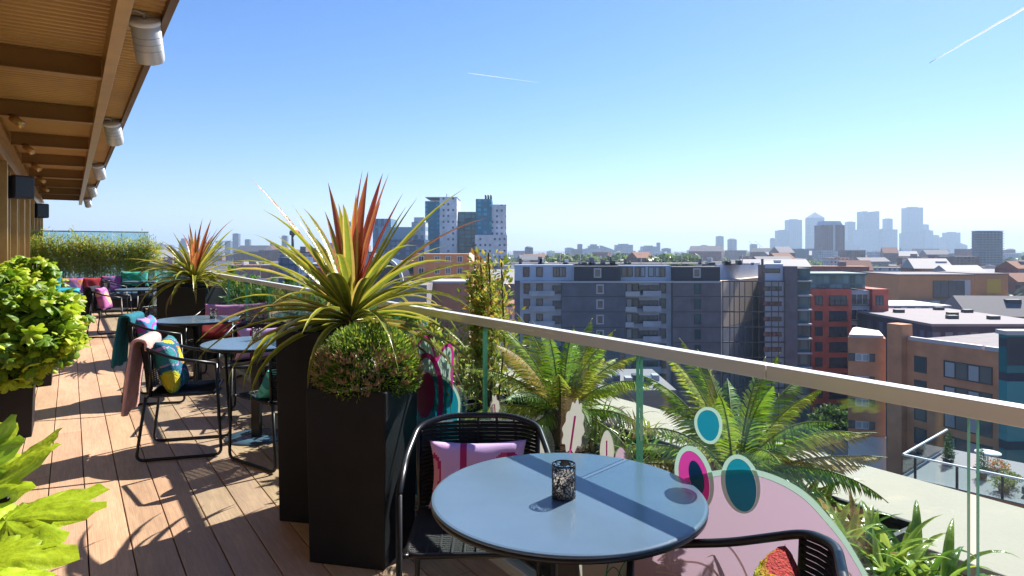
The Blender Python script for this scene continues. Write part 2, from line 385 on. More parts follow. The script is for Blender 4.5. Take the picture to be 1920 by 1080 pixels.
# painted vinyl shapes stuck on the inner face of the glass
def vinyl(name, col): return mat(name, col, .4, trans=.42, tcol=tuple(min(1, c*.9) for c in col))
V = {'pink': vinyl('vinyl_pink', (.68,.44,.56)), 'magenta': vinyl('vinyl_magenta', (.68,.05,.33)), 'teal': vinyl('vinyl_teal', (.01,.24,.34)),
     'pale': vinyl('vinyl_pale_green', (.52,.66,.55)), 'line': vinyl('vinyl_line', (.75,.62,.58)), 'cream': vinyl('vinyl_cream', (.66,.58,.52)), 'green': vinyl('vinyl_green', (.03,.30,.20))}
def decal(pts, m, layer, name='vinyl_shape', n=8, smooth=True, inner=None):
    P = smoothpts(pts, n) if smooth else [Vector((*p,0)) for p in pts]
    nn = D-.0095-.0012*layer; mb = MB(); a = []
    for p in P:
        s_, z_ = onrail(p.x, p.y, D); a.append(mb.add((nn, s_, z_)))
    if inner:
        Q = smoothpts(inner, n); b = []
        for p in Q: s_, z_ = onrail(p.x, p.y, D); b.append(mb.add((nn, s_, z_)))
        for k in range(len(a)): mb.face((a[k], a[(k+1)%len(a)], b[(k+1)%len(a)], b[k]))
    else: mb.face(a)
    return mb.build(name, V[m], bal)
def dline(pts, m, layer, w=3, n=8):
    P = smoothpts(pts, n, False); L_ = []; R_ = []
    for i, p in enumerate(P):
        t = (P[min(i+1,len(P)-1)]-P[max(i-1,0)]).normalized(); q = Vector((-t.y, t.x, 0))*w/2
        L_.append(p+q); R_.append(p-q)
    decal([(p.x,p.y) for p in L_+R_[::-1]], m, layer, 'vinyl_line', smooth=False)
def oval(cx, cy, rx, ry, ang=0, n=12, egg=0):
    c, s_ = math.cos(R(ang)), math.sin(R(ang)); out = []
    for k in range(n):
        t = k*math.tau/n; u = rx*math.cos(t)*(1+egg*math.sin(t)); v = -ry*math.sin(t); out.append((cx+u*c-v*s_, cy+u*s_+v*c))
    return out
# big pink dome with its pale border
dome = lambda g: [(1180-g,1190),(1185-g,1060),(1215-g,970-g),(1265,915-g),(1340,893-g),(1420,890-g),(1500+g*.4,925-g),(1560+g*.8,985-g*.6),(1600+g,1040),(1635+g,1110),(1650+g,1190)]
decal(dome(11), 'pale', 1, inner=dome(0)); decal(dome(0), 'pink', 2)
decal(oval(1307,895,35,62,-14), 'pale', 3, inner=oval(1307,897,27,54,-14)); decal(oval(1307,897,27,54,-14), 'magenta', 4); decal(oval(1312,893,13,32,-14), 'teal', 5)
decal(oval(1394,906,36,56,-12), 'pale', 3, inner=oval(1395,908,28,50,-12)); decal(oval(1395,908,28,50,-12), 'teal', 4)
decal(oval(1333,797,26,35,-10,egg=.12), 'pale', 1, inner=oval(1333,797,20,29,-10,egg=.12)); decal(oval(1333,797,20,29,-10,egg=.12), 'teal', 2)
dline([(1238,1050),(1275,1025),(1330,1010),(1370,1022),(1395,1055),(1410,1090)], 'line', 3, 4)
dline([(1235,1062),(1280,1052),(1320,1055),(1350,1075),(1360,1100)], 'line', 3, 4)
dline([(1235,1070),(1270,1075),(1290,1095)], 'line', 3, 4)
dline([(1580,1062),(1600,1075),(1612,1100)], 'line', 3, 3)
# teal dome with petals behind the planter
decal([(781,700),(783,655),(797,630),(808,632),(818,655),(823,672),(833,652),(846,644),(854,660),(852,700),(848,760),(790,760)], 'magenta', 1, inner=[(785,700),(787,658),(797,635),(806,637),(815,660),(822,680),(835,657),(845,650),(850,663),(848,700),(844,760),(790,760)])
decal([(785,700),(787,658),(797,635),(806,637),(815,660),(822,680),(835,657),(845,650),(850,663),(848,700),(844,760),(790,760)], 'pale', 2)
decal([(866,790),(866,745),(846,712),(820,700),(790,706),(765,735),(757,790),(757,900),(762,1010),(850,1010),(866,900)], 'pale', 3, inner=[(862,790),(862,748),(844,716),(820,705),(792,710),(768,738),(760,790),(760,900),(766,1004),(848,1004),(861,900)])
decal([(862,790),(862,748),(844,716),(820,705),(792,710),(768,738),(760,790),(760,900),(766,1004),(848,1004),(861,900)], 'teal', 4)
decal(oval(803,740,17,43,4), 'magenta', 6)
dline([(787,697),(794,672),(808,666),(822,682),(831,715),(832,755),(827,795)], 'magenta', 7, 9)
dline([(822,722),(836,724),(848,745),(850,790)], 'pale', 5, 1.6)
decal(oval(775,900,9,40,4), 'magenta', 6)
# pale leaf shapes
def leafdecal(cx, cy, w, h, ang, lobes, line=True, col='cream'):
    pts = []; N = 40
    for k in range(N):
        t = k*math.tau/N; r = 1+(.10*math.sin(lobes*t) if lobes else 0)
        u = w*math.cos(t)*r*(1-.25*math.sin(-t)); v = h*math.sin(t)*r; c, s_ = math.cos(R(ang)), math.sin(R(ang)); pts.append((cx+u*c-v*s_, cy+u*s_+v*c))
    decal(pts, col, 1, n=2)
    if line:
        c, s_ = math.cos(R(ang)), math.sin(R(ang)); dline([(cx-v*s_, cy+v*c) for v in (h*1.1, h*.3, -h*.4)], 'magenta', 2, max(2, w*.2))
leafdecal(1080,798,19,48,8,11); leafdecal(932,768,10,27,-4,9); leafdecal(1142,838,13,32,0,0,True); leafdecal(1168,854,10,16,0,0,False,'pink'); leafdecal(1014,835,16,34,0,0,False)
decal([(1060,1200),(1062,1040),(1080,1000),(1120,985),(1170,990),(1196,1020),(1200,1200)], 'cream', 1)
dline([(1140,1120),(1141,1080),(1146,1052),(1158,1035),(1172,1045)], 'green', 2, 2.5)
dline([(1160,1120),(1165,1075),(1180,1045),(1190,1030)], 'green', 2, 2.5)
dline([(1141,1075),(1155,1062),(1168,1078),(1172,1110)], 'green', 2, 2)
dline([(1194,1140),(1193,1080),(1190,1010)], 'green', 2, 4)

# end screen across the terrace
es = thing('glass_screen', 'tall pale glass wind screen closing the far end of the terrace', 'screen', W(0,19.62,0), TH)
M_['screen'] = glassmat('screen_glass', (.66,.84,.86), .8)
for q in range(3):
    x0 = -.74+q*.81; mb = MB(); mb.box(x0+.004, x0+.806, -.006, .006, .05, 1.88); mb.build('glass_pane', M_['screen'], es)
mb = MB(); mb.box(-.74, 1.69, -.02, .02, 1.88, 1.91); mb.build('top_rail', M_['heater_grey'], es)

# ------------------------------------------------------------------ foliage
LEAF = mat('leaf', (.1,.2,.03), .45, attr=True, trans=.4, var=.12, vs=12)
LEAFG = mat('glossy_leaf', (.1,.2,.03), .24, attr=True, trans=.4, var=.14, vs=15, bump=.25, bs=45)
BARK = mat('bark', (.12,.075,.045), .9, var=.3, vs=12, bump=.8, bs=30)
def jit(c, r, a=.2):
    k = 1+r.uniform(-a, a); return tuple(max(0, x*k*(1+r.uniform(-a*.4, a*.4))) for x in c)
def leafcloud(mb, r, n, center, rad, size, cols, aspect=.5, shell=.5, up=.3, flat=None):
    c = Vector(center)
    for _ in range(n):
        while True:
            d = Vector((r.gauss(0,1), r.gauss(0,1), r.gauss(0,1)))
            if d.length > .01: break
        d.normalize(); k = (shell + (1-shell)*r.random()) * (1+.16*math.sin(5*d.x+3*d.z)+.1*math.sin(9*d.y+2))
        p = c + Vector((d.x*rad[0], d.y*rad[1], d.z*rad[2]))*k
        a = (d*.6 + Vector((r.gauss(0,.6), r.gauss(0,.6), r.gauss(0,.5)+up))).normalized()
        b = a.orthogonal().normalized(); b = (Matrix.Rotation(r.random()*6.3, 3, a) @ b)
        L_ = size*r.uniform(.6, 1.25); w = L_*aspect/2; nrm = a.cross(b)
        mb.col = jit(r.choice(cols), r, .25)
        q = [p, p+a*L_*.45+b*w-nrm*w*.3, p+a*L_, p+a*L_*.45-b*w-nrm*w*.3]
        i = [mb.add(x) for x in q]; mb.face((i[0], i[1], i[2])); mb.face((i[0], i[2], i[3]))

def blade(mb, base, az, el, L_, w, droop, cm, cc, r, n=9, cup=.25, twist=0):
    """sword leaf: margin colour cm, centre colour cc"""
    p = Vector(base); e = el; rows = []; dl = L_/n
    for k in range(n+1):
        t = k/n
        d = Vector((math.cos(az)*math.cos(e), math.sin(az)*math.cos(e), math.sin(e)))
        side = Vector((-math.sin(az), math.cos(az), 0)); nr = side.cross(d)*-1
        if twist: side = Matrix.Rotation(twist, 3, d) @ side; nr = Matrix.Rotation(twist, 3, d) @ nr
        ww = w*min(1, .45+t*2.2)*max(0.02, (1-t**2.6))/2
        rows.append([mb.add(p+side*ww*u + nr*abs(u)*ww*cup*2) for u in (-1,-.55,0,.55,1)])
        p = p + d*dl; e -= droop*dl/L_*(.3+1.4*t)
    j = 1+r.uniform(-.18,.18)
    sm = mb.smooth; mb.smooth = True
    for a, b in zip(rows, rows[1:]):
        for q in range(4):
            mb.col = tuple(x*j for x in (cm if q in (0,3) else cc)); mb.face((a[q], a[q+1], b[q+1], b[q]))
    mb.smooth = sm

YG, OL, RD, DR, GR = (.46,.42,.05), (.19,.24,.03), (.42,.10,.05), (.22,.045,.035), (.10,.17,.03)
def cordyline(loc, label, group, seed, scale=1, spikes=None):
    r = random.Random(seed); t = thing('cordyline', label, 'plant', loc, 0, group)
    mb = MB(); mb.tube([(0,0,-.12),(0.01,0,.0),(.02,0,.14)], [.05,.045,.035], 10); mb.build('trunk', BARK, t)
    mb = MB()
    for (ax, az_, L_, w, cm, cc) in spikes or []:       # ax: lean to the right in the picture (deg), az_: depth lean
        d = Vector((math.sin(R(ax)), math.sin(R(az_))*.5, math.cos(R(ax)))).normalized()
        blade(mb, (.02+d.x*.03, d.y*.03, .10), math.atan2(d.y, d.x), math.asin(d.z), L_*scale, w*1.3, .16, cm, cc, r, twist=r.uniform(-.9,.9))
    for k in range(72):
        q = k/72; az = k*2.39996+r.uniform(-.3,.3); el = R(62-q**.8*72+r.uniform(-8,8)); L_ = r.uniform(.62,.95)*scale*(1-.05*q)
        dr = R(25+q*80+r.uniform(-15,25))
        cm, cc = (YG, OL) if r.random() < .75 else ((.5,.36,.10), OL)
        if q < .15 and r.random() < .3: cm, cc = (.40,.20,.05), RD
        if q > .9 and r.random() < .4: cm = cc = (.32,.2,.08)
        blade(mb, (math.cos(az)*.03+.02, math.sin(az)*.03, .11-q*.10), az, el, L_, r.uniform(.044,.068), dr, cm, cc, r, twist=r.uniform(-.35,.35))
    mb.build('foliage', LEAFG, t); return t
spk = [(-9,10,.74,.045,(.46,.26,.06),RD),(-24,-10,.66,.045,YG,OL),(-29,15,.62,.04,YG,OL),(2,5,.80,.05,RD,DR),(6,-8,.78,.055,(.4,.16,.05),RD),(9,12,.80,.045,RD,DR),
       (13,-3,.80,.05,(.45,.2,.06),RD),(20,8,.72,.045,DR,RD),(26,-14,.66,.05,YG,OL),(27,2,.73,.045,YG,OL),(-3,-12,.60,.05,YG,(.4,.36,.05)),(1,14,.56,.05,YG,(.4,.33,.05)),(-47,4,.62,.05,YG,OL),(-38,-20,.55,.05,YG,OL),(45,10,.6,.04,YG,OL),(10,25,.66,.04,RD,DR),(5,-25,.66,.05,(.5,.3,.07),RD),(-15,22,.6,.045,RD,OL)]

def planter(label, loc, rz, w, h, group=None, d=None):
    d = d or w; t = thing('planter', label, 'planter', loc, rz, group)
    mb = MB(); k = .94; T = .022
    a = [(-w/2*k,-d/2*k),(w/2*k,-d/2*k),(w/2*k,d/2*k),(-w/2*k,d/2*k)]; b = [(-w/2,-d/2),(w/2,-d/2),(w/2,d/2),(-w/2,d/2)]
    c = [(x-math.copysign(T,x), y-math.copysign(T,y)) for x, y in b]
    mb.rings([[(x,y,0) for x,y in a], [(x,y,h) for x,y in b], [(x,y,h) for x,y in c], [(x,y,h-.10) for x,y in c]], True, False); mb.face((3,2,1,0))
    mb.build('box', M_['black_pl'], t, bevel=.005)
    mb = MB(); n = 8; g = [[mb.add(((-.5+i/n)*(w-2*T-.004), (-.5+j/n)*(d-2*T-.004), h-.06+rnd.uniform(-.01,.012))) for j in range(n+1)] for i in range(n+1)]
    for i in range(n):
        for j in range(n): mb.face((g[i][j], g[i+1][j], g[i+1][j+1], g[i][j+1]))
    mb.build('soil', M_['soil'], t); return t

RZP = -R(13)
planter('short black planter in the foreground holding the clipped round shrub', (-.952+.195*.974+.195*.22-.0, 3.10-.195*.22+.195*.974, 0), RZP, .40, .81, 'black planters on the deck')
planter('tall black planter holding the nearer spiky cordyline', (-1.266+.225*.974+.05, 3.57-.05+.219, 0), RZP, .45, 1.02, 'black planters on the deck')
cordyline((-.925, 3.74, 1.02), 'large red and yellow spiky cordyline in the tall foreground planter', 'spiky cordylines', 3, 1.0, spk)
# farther pair
p2 = ray(335, HOR, 9.1); p3 = ray(382, HOR, 9.0)
planter('tall black planter holding the farther cordyline beyond the second table', (p2.x, 9.2, 0), RZP, .45, 1.0, 'black planters on the deck')
planter('wide dark planter beside the farther cordyline near the rail', (p3.x, 8.95, 0), RZP, .42, .95, 'black planters on the deck')
cordyline((ray(362, HOR, 9.15).x, 9.15, 1.0), 'smaller looking spiky cordyline farther along the terrace', 'spiky cordylines', 11, 1.02, [(a*.95+2, b, l*.98, w, cm, cc) for a, b, l, w, cm, cc in spk])

# clipped skimmia-like dome with pinkish buds
def dome():
    r = random.Random(5); t = thing('clipped_shrub', 'clipped round evergreen shrub with pinkish buds in the foreground planter', 'shrub', (-.705, 3.27, .76))
    mb = MB()
    for k in range(9000):
        u = r.random(); th = r.random()*math.tau; z = 1-u*1.35; q = math.sqrt(max(0, 1-z*z)); d = Vector((q*math.cos(th), q*math.sin(th), z))
        rr = r.uniform(.8, 1.0); p = Vector((d.x*.255, d.y*.255, .10+d.z*.235))*rr
        a = (d+Vector((r.gauss(0,.45), r.gauss(0,.45), r.gauss(0,.45)+.35))).normalized(); b = a.orthogonal().normalized(); b = Matrix.Rotation(r.random()*6.3,3,a)@b
        L_ = r.uniform(.016,.030); w = .0042; mb.col = jit(r.choice([(.10,.19,.025),(.18,.29,.03),(.34,.42,.05),(.07,.13,.02)]), r, .25)
        i = [mb.add(x) for x in (p, p+a*L_*.5+b*w, p+a*L_, p+a*L_*.5-b*w)]; mb.face(i)
    mb.build('foliage', LEAF, t)
    mb = MB()
    for k in range(210):
        u = r.random(); th = r.random()*math.tau; z = .55-u*.85; q = math.sqrt(max(0, 1-z*z)); d = Vector((q*math.cos(th), q*math.sin(th), z))
        p = Vector((d.x*.25, d.y*.25, .10+d.z*.232)); 
        for _ in range(7):
            a = (d*.6+Vector((r.gauss(0,.35), r.gauss(0,.35), .8+r.gauss(0,.2)))).normalized(); b = a.orthogonal().normalized(); c = a.cross(b); L_ = r.uniform(.018,.036); w = .0045
            mb.col = jit(r.choice([(.46,.30,.17),(.52,.38,.2),(.38,.22,.13)]), r, .2)
            o = p+Vector((r.gauss(0,.006),)*1+(r.gauss(0,.006), 0))
            i = [mb.add(x) for x in (o+b*w, o+c*w, o-b*w, o-c*w, o+a*L_)]
            for q2 in range(4): mb.face((i[q2], i[(q2+1)%4], i[4]))
    mb.build('bud', LEAF, t)
dome()

def lobed_leaf(mb, base, az, el, L_, cols, r, lobes=7, depth=.5, droop=.5, roll=0):
    """palmate leaf: lobes with a raised wavy surface, attached at its base by the petiole"""
    M = Matrix.Translation(base) @ Matrix.Rotation(az, 4, 'Z') @ Matrix.Rotation(-el, 4, 'Y') @ Matrix.Rotation(roll, 4, 'X')
    col = jit(r.choice(cols), r, .15); sm = mb.smooth; mb.smooth = True
    tip = []; K = 6; N = lobes*K
    for i in range(N+1):
        ph = (i/N-.5)*R(265); lob = abs(math.cos((i/N)*lobes*math.pi - math.pi/2)); env = math.cos(ph*.42)
        tip.append((ph, L_*env*(depth + (1-depth)*lob**.6)*(1+.035*math.sin(i*2.7))))
    rings_ = []; NR = 6
    for k in range(NR+1):
        t = k/NR; row = []
        for i, (ph, rad) in enumerate(tip):
            q = rad*t; x = q*math.cos(ph)*1.05; y = q*math.sin(ph)
            lob = abs(math.cos((i/N)*lobes*math.pi - math.pi/2))
            z = -.12*L_*(1-lob)*t**.7*-1*.6 - droop*L_*t*t*.5 + .035*L_*math.sin(i*.9+k*1.3)*t + .02*L_*math.sin(i*2.3+k*2.1)*t
            row.append(mb.add(M @ Vector((x+L_*.02, y, z))))
        rings_.append(row)
    for k in range(NR):
        for i in range(N):
            lob = abs(math.cos(((i+.5)/N)*lobes*math.pi - math.pi/2)); g = 1.5 if lob > .97 else (1.0 if (i+k)%2 else .88)
            mb.col = tuple(c*g for c in col); mb.face((rings_[k][i], rings_[k][i+1], rings_[k+1][i+1], rings_[k+1][i]))
    mb.smooth = sm

# big fatsia leaves in the near left corner
r = random.Random(21)
ft = thing('fatsia', 'bright green large leaved plant close to the camera at lower left', 'plant', (-1.55, 1.75, .55))
mb = MB(); FC = [(.40,.56,.03),(.48,.62,.04),(.28,.46,.03)]
for (px, py, Y, az, el, L_, roll) in [(px_-8, py_+42, Y_, a_z, e_l, l_*.92, ro_) for px_, py_, Y_, a_z, e_l, l_, ro_ in [(15,935,1.62,5,15,.235,.2),(-40,900,1.7,60,45,.25,-.3),(-30,1010,1.45,-15,-5,.20,.3),(-60,960,1.55,160,30,.24,0),(-70,1060,1.35,-50,0,.2,.2),(-90,860,1.8,110,55,.22,0),(-75,985,1.8,20,35,.2,.1),(-20,1075,1.5,20,-12,.16,0),(-120,930,1.6,200,20,.24,0),(-60,850,1.75,40,60,.18,.4)]]:
    p = ray(px, py, Y)-ft.location; lobed_leaf(mb, p, R(az), R(el), L_, FC, r, 7, .60, .4, roll)
mb.build('foliage', LEAFG, ft)
mb = MB()
for (px, py, Y) in [(15,935,1.62),(-40,900,1.7),(-30,1010,1.45),(-60,960,1.55),(-70,1060,1.35),(-90,860,1.8),(-75,985,1.8),(-20,1075,1.5),(-120,930,1.6),(-60,850,1.75)]:
    p = ray(px, py, Y)-ft.location; mb.tube([(0,0,0),p*.5+Vector((0,0,.08)),p], .006, 6)
mb.build('stem', LEAF, ft)
planter('black planter under the large leaved plant at the lower left edge', (-1.62, 1.8, 0), TH, .42, .62, 'black planters on the deck')

# leafy lime bushes by the facade
def bush(loc, label, blobs, seed, nleaf, size, cols, group=None):
    r = random.Random(seed); t = thing('leafy_bush', label, 'plant', loc, 0, group)
    mb = MB()
    tot = sum(b[3] for b in blobs)
    for (c, rad, zr, wgt) in blobs:
        for k in range(int(nleaf*wgt/tot)):
            d = Vector((r.gauss(0,1), r.gauss(0,1), r.gauss(0,1))).normalized(); q = r.uniform(.5, 1.18)*(1+.12*math.sin(7*d.x)+.1*math.sin(9*d.y+4))
            p = Vector(c)+Vector((d.x*rad, d.y*rad, d.z*zr))*q
            az = math.atan2(d.y, d.x)+r.gauss(0,.6); el = R(r.gauss(5, 28))
            lobed_leaf(mb, p, az, el, size*r.uniform(.6,1.2), cols, r, r.choice([3,5]), .55, .7, r.gauss(0,.5)) if size > .055 else None
    if mb.v: mb.build('foliage', LEAF, t)
    mb = MB()
    for (c, rad, zr, wgt) in blobs:
        for q in range(6): mb.tube([(0,0,0), Vector(c)*.5+Vector((r.gauss(0,.03), r.gauss(0,.03), 0)), Vector(c)+Vector((r.gauss(0,rad*.5), r.gauss(0,rad*.5), zr*.5))], .007, 5)
    mb.build('stem', LEAF, t); return t
LC = [(.32,.46,.02),(.44,.56,.03),(.20,.34,.02),(.52,.60,.04),(.12,.24,.015)]
bx_, by_ = -4.06, 5.25
planter('black planter at left edge holding the nearer lime green bush', (bx_, by_, 0), TH, .5, .57, 'black planters on the deck')
bush((bx_, by_, .55), 'lime green leafy bush in the planter at the left edge of the deck', [((.05,0,.15),.40,.20,3),((.34,-.1,.12),.26,.15,1.4),((-.1,.15,.38),.32,.20,1.6),((.52,-.05,.20),.16,.09,.6),((.26,-.2,-.02),.2,.10,.8),((.12,.1,.52),.20,.16,.7),((.32,.1,.34),.20,.12,.7),((.02,.1,.66),.12,.12,.35),((.40,.1,.46),.10,.08,.25)], 31, 1150, .085, LC)
b2 = ray(48, HOR, 7.2)
planter('black planter behind the first lime bush along the facade', (b2.x, 7.2, 0), TH, .5, .57, 'black planters on the deck')
bush((b2.x, 7.2, .55), 'taller lime green bush behind, in front of the facade fins', [((0,0,.3),.42,.34,3),((.28,-.1,.12),.34,.28,2),((-.1,0,.58),.26,.2,1.2),((.15,0,.68),.14,.16,.6)], 33, 950, .09, LC)

# bamboo hedge on the far end
BC = [(.40,.50,.05),(.46,.54,.06),(.56,.54,.10),(.22,.32,.03),(.50,.42,.09)]
def bamboo(n, s, label, seed, wide=.62):
    r = random.Random(seed); t = thing('bamboo', label, 'bamboo', W(n, s, .55), TH, 'bamboo clumps before the glass screen')
    mb = MB()
    for k in range(22):
        x = r.uniform(-wide, wide); y = r.uniform(-.12,.12); h = r.uniform(.85,1.2); mb.tube([(x,y,0),(x+r.gauss(0,.03),y,h*.5),(x+r.gauss(0,.07),y,h)], .005, 5)
    mb.build('cane', mat('cane_green', (.16,.19,.05), .5), t)
    mb = MB(); 
    for q in range(5): leafcloud(mb, r, 1150, (-wide*.8+wide*.4*q, 0, r.uniform(.66,.84)), (.30,.18,.52), .10, BC, .2, .25, .1)
    leafcloud(mb, r, 500, (0,0,.35), (wide*.9,.15,.3), .10, BC, .16, .2, .1)
    mb.build('foliage', LEAF, t)
    planter('long black trough planter holding bamboo, '+label.split(' ')[0]+' of the three', W(n, s, 0), TH, 1.2*wide/.62*.5*2*.82, .58, 'bamboo troughs', d=.34)
bamboo(-.42, 19.15, 'leftmost bamboo clump before the far glass screen', 41, .42)
bamboo(.42, 19.2, 'middle bamboo clump before the far glass screen', 42, .42)
bamboo(1.35, 19.2, 'rightmost bamboo clump before the far glass screen', 43, .48)

# cycads outside the glass
CYC = [(.20,.30,.025),(.28,.37,.03),(.14,.24,.02),(.42,.44,.05)]
def cycad(loc, label, seed, L0=.5, n=34, extra=None):
    r = random.Random(seed); t = thing('cycad', label, 'plant', loc, 0, 'cycads outside the glass')
    mb = MB(); mb.tube([(0,0,-.45),(0,0,-.2),(0,0,.02)], [.09,.10,.07], 12); mb.build('trunk', BARK, t)
    mb = MB(); fr = []
    for k in range(n):
        q = k/n; fr.append((k*2.39996+r.uniform(-.2,.2), R(82-q**1.4*90+r.uniform(-6,6)), L0*r.uniform(.88,1.15), R(38+45*q), r.choice(CYC) if r.random() < .93 else (.40,.27,.07)))
    fr += extra or []
    for az, el, L_, dr, c in fr:
        p = Vector((math.cos(az)*.03, math.sin(az)*.03, 0)); e = el; n_ = 52; dl = L_/n_; side = Vector((-math.sin(az), math.cos(az), 0)); spine = []
        for j in range(n_+1):
            t_ = j/n_; d = Vector((math.cos(az)*math.cos(e), math.sin(az)*math.cos(e), math.sin(e))); nr = d.cross(side)*-1
            spine.append(p.copy())
            if t_ > .08:
                l = r.uniform(.108,.128)*L_/.5*math.sin(math.pi*min(1, (t_*.92+.12)))**.55*(1.02-t_*.45)
                for sg in (-1, 1):
                    lv = (side*sg*.62 + d*.58 + nr*.46 + Vector((r.gauss(0,.05), r.gauss(0,.05), r.gauss(0,.05)))).normalized(); w = d*.0048
                    mb.col = jit(c, r, .38); tip = p+lv*l-Vector((0,0,l*.12)); mid = p+lv*l*.55+Vector((0,0,l*.02))
                    i = [mb.add(x) for x in (p-w*.6, p+w*.6, mid+w, mid-w, tip)]; mb.face((i[0],i[1],i[2],i[3])); mb.face((i[3],i[2],i[4]))
            p = p+d*dl; e -= dr*dl/L_*(.4+1.2*t_)
        mb.col = (.25,.27,.06); mb.tube(spine, [.006*(1-.7*j/n_) for j in range(n_+1)], 5)
    mb.build('foliage', LEAF, t); return t
c1 = W(2.15, 2.78, .62); c2 = W(2.2, 1.72, .60)
cycad((c1.x, c1.y, .60), 'left cycad with dark green fronds outside the glass behind the first chair', 51, .52, 34)
cycad((c2.x, c2.y, .57), 'right cycad with orange tipped fronds outside the glass behind the pink dome', 53, .51, 27, [(R(-12), R(20), .54, R(25), (.40,.28,.05)), (R(-5), R(32), .55, R(35), (.32,.22,.04)), (R(2), R(8), .5, R(15), (.42,.22,.06)), (R(188), R(14), .5, R(20), (.30,.17,.06)), (R(200), R(5), .5, R(20), (.3,.2,.08))])
def strappy(loc, label, seed, n=60, L0=.42, cols=None, name='strap_leaved_plant', w=.036, group='strap leaved plants outside the glass'):
    r = random.Random(seed); t = thing(name, label, 'plant', loc, 0, group); mb = MB()
    cols = cols or [(.24,.38,.04),(.14,.26,.03),(.34,.46,.06),(.42,.50,.09)]
    for k in range(n):
        bx = r.gauss(0,.09); by = r.gauss(0,.09); c = jit(r.choice(cols), r, .1) if r.random() < .95 else (.4,.26,.08)
        blade(mb, (bx, by, 0), r.random()*6.3, R(r.uniform(45,88)), L0*r.uniform(.6,1.15), w, R(r.uniform(60,150)), c, tuple(x*.8 for x in c), r, n=10, cup=.2, twist=r.uniform(-.2,.2))
    mb.build('foliage', LEAFG, t); return t
def outpos(px, Dn):                                   # where a sight line in plan meets n = Dn
    a = (px-960)/F; s = Dn*(ct-a*st)/(a*ct+st); return W(Dn, s, 0), s
for px, dn, zz, L0, sd, lb in [(1550,1.98,.44,.32,61,'leftmost bright strap leaved plant right of the pink dome'),(1605,2.05,.44,.33,62,'middle bright strap leaved plant by the pink dome'),(1655,2.0,.42,.31,63,'rightmost bright strap leaved plant, arching over the planter end'),(1490,2.3,.44,.30,64,'dark strap leaved plant between the cycad and the bright ones')]:
    p, s_ = outpos(px, dn); strappy((p.x, p.y, zz-.03), lb, sd, 80, L0*.82)
p, s_ = outpos(1180, 2.35); strappy((p.x, p.y, .42), 'low grassy plant between the two cycads', 65, 70, .3, None, w=.016)
p, s_ = outpos(1120, 2.4); strappy((p.x, p.y, .42), 'low dry grassy plant beside the left cycad', 66, 60, .3, [(.3,.3,.09),(.36,.28,.13),(.2,.28,.05)], w=.016)
p, s_ = outpos(905, 2.3); strappy((p.x, p.y, .45), 'pale strap leaved plant under the left cycad', 67, 70, .36, [(.3,.34,.12),(.18,.28,.06)], w=.02)
# trough planters outside the glass
for k, (s0, s1, lb) in enumerate([(1.15,2.05,'dark trough planter outside the glass under the right cycad'),(2.10,3.6,'dark trough planter outside the glass under the left cycad'),(3.7,6.2,'long dark trough planter outside the glass under the yellow shrubs'),(6.3,9.6,'second long dark trough planter outside the glass'),(9.7,18.5,'farthest long dark trough planter outside the glass')]):
    planter(lb, W(2.12, (s0+s1)/2, 0), TH, .72, .5, 'trough planters outside the glass', d=s1-s0)

# shrubs outside the glass farther along
def shrub(n, s, label, seed, h, rad, cols, nl=1500, size=.06, spires=0, aspect=.5):
    r = random.Random(seed); t = thing('shrub', label, 'shrub', W(n, s, .45), TH, 'shrubs outside the balustrade'); mb = MB(); st_ = MB()
    for q in range(5):
        c = (r.uniform(-.15,.15), r.uniform(-rad*.7, rad*.7), r.uniform(.2, h*.7)); leafcloud(mb, r, nl//6, c, (.26, rad*.5, h*.28), size, cols, aspect, .3, .3)
        st_.tube([(0,0,0), (c[0]*.5, c[1]*.5, c[2]*.5), c], .008, 5)
    for q in range(spires):
        y = r.uniform(-rad, rad); hh = h*r.uniform(.7, 1.15); st_.tube([(0, y*.5, 0), (0, y, hh*.5), (r.gauss(0,.03), y+r.gauss(0,.04), hh)], .006, 5)
        for z in range(26):
            zz = hh*(.25+.75*z/26); leafcloud(mb, r, 9, (0, y*(.5+.5*zz/hh), zz), (.05,.06,.04), size, cols, aspect, .3, .6)
    mb.build('foliage', LEAF, t); st_.build('stem', BARK, t); return t
YS = [(.40,.42,.05),(.28,.36,.04),(.50,.42,.07),(.18,.26,.03),(.45,.26,.06)]
GS = [(.08,.20,.03),(.12,.28,.04),(.06,.14,.03),(.2,.34,.05)]
shrub(2.1, 3.42, 'yellow green upright shrub rising above the handrail beside the grey building', 71, .92, .22, YS, 900, .045, 8)
shrub(2.15, 4.15, 'yellow shrub with orange leaves outside the glass right of the clipped shrub', 72, .40, .35, YS, 1500, .07, 3)
shrub(2.1, 4.9, 'mid green shrub outside the glass behind the nearer cordyline', 73, .55, .4, GS+YS[:2], 1700, .08, 3)
shrub(2.1, 5.8, 'olive green shrub outside the glass beyond the cordyline', 74, .5, .45, GS+YS[:1], 1500, .07, 2)
for k, (s_, lb) in enumerate([(7.0,'bright green shrub outside the rail behind the first cafe table'),(8.2,'bright green shrub outside the rail level with the second cafe table'),(9.5,'green shrub outside the rail just before the farther cordyline'),(11,'green shrub outside the rail beyond the farther cordyline'),(12.8,'green shrub outside the rail level with the far tables'),(14.8,'small looking green shrub outside the rail near the far sofa'),(17,'last green shrub outside the rail at the far corner')]):
    shrub(2.1, s_, lb, 80+k, .62, .6, GS, 1500, .08, 2)

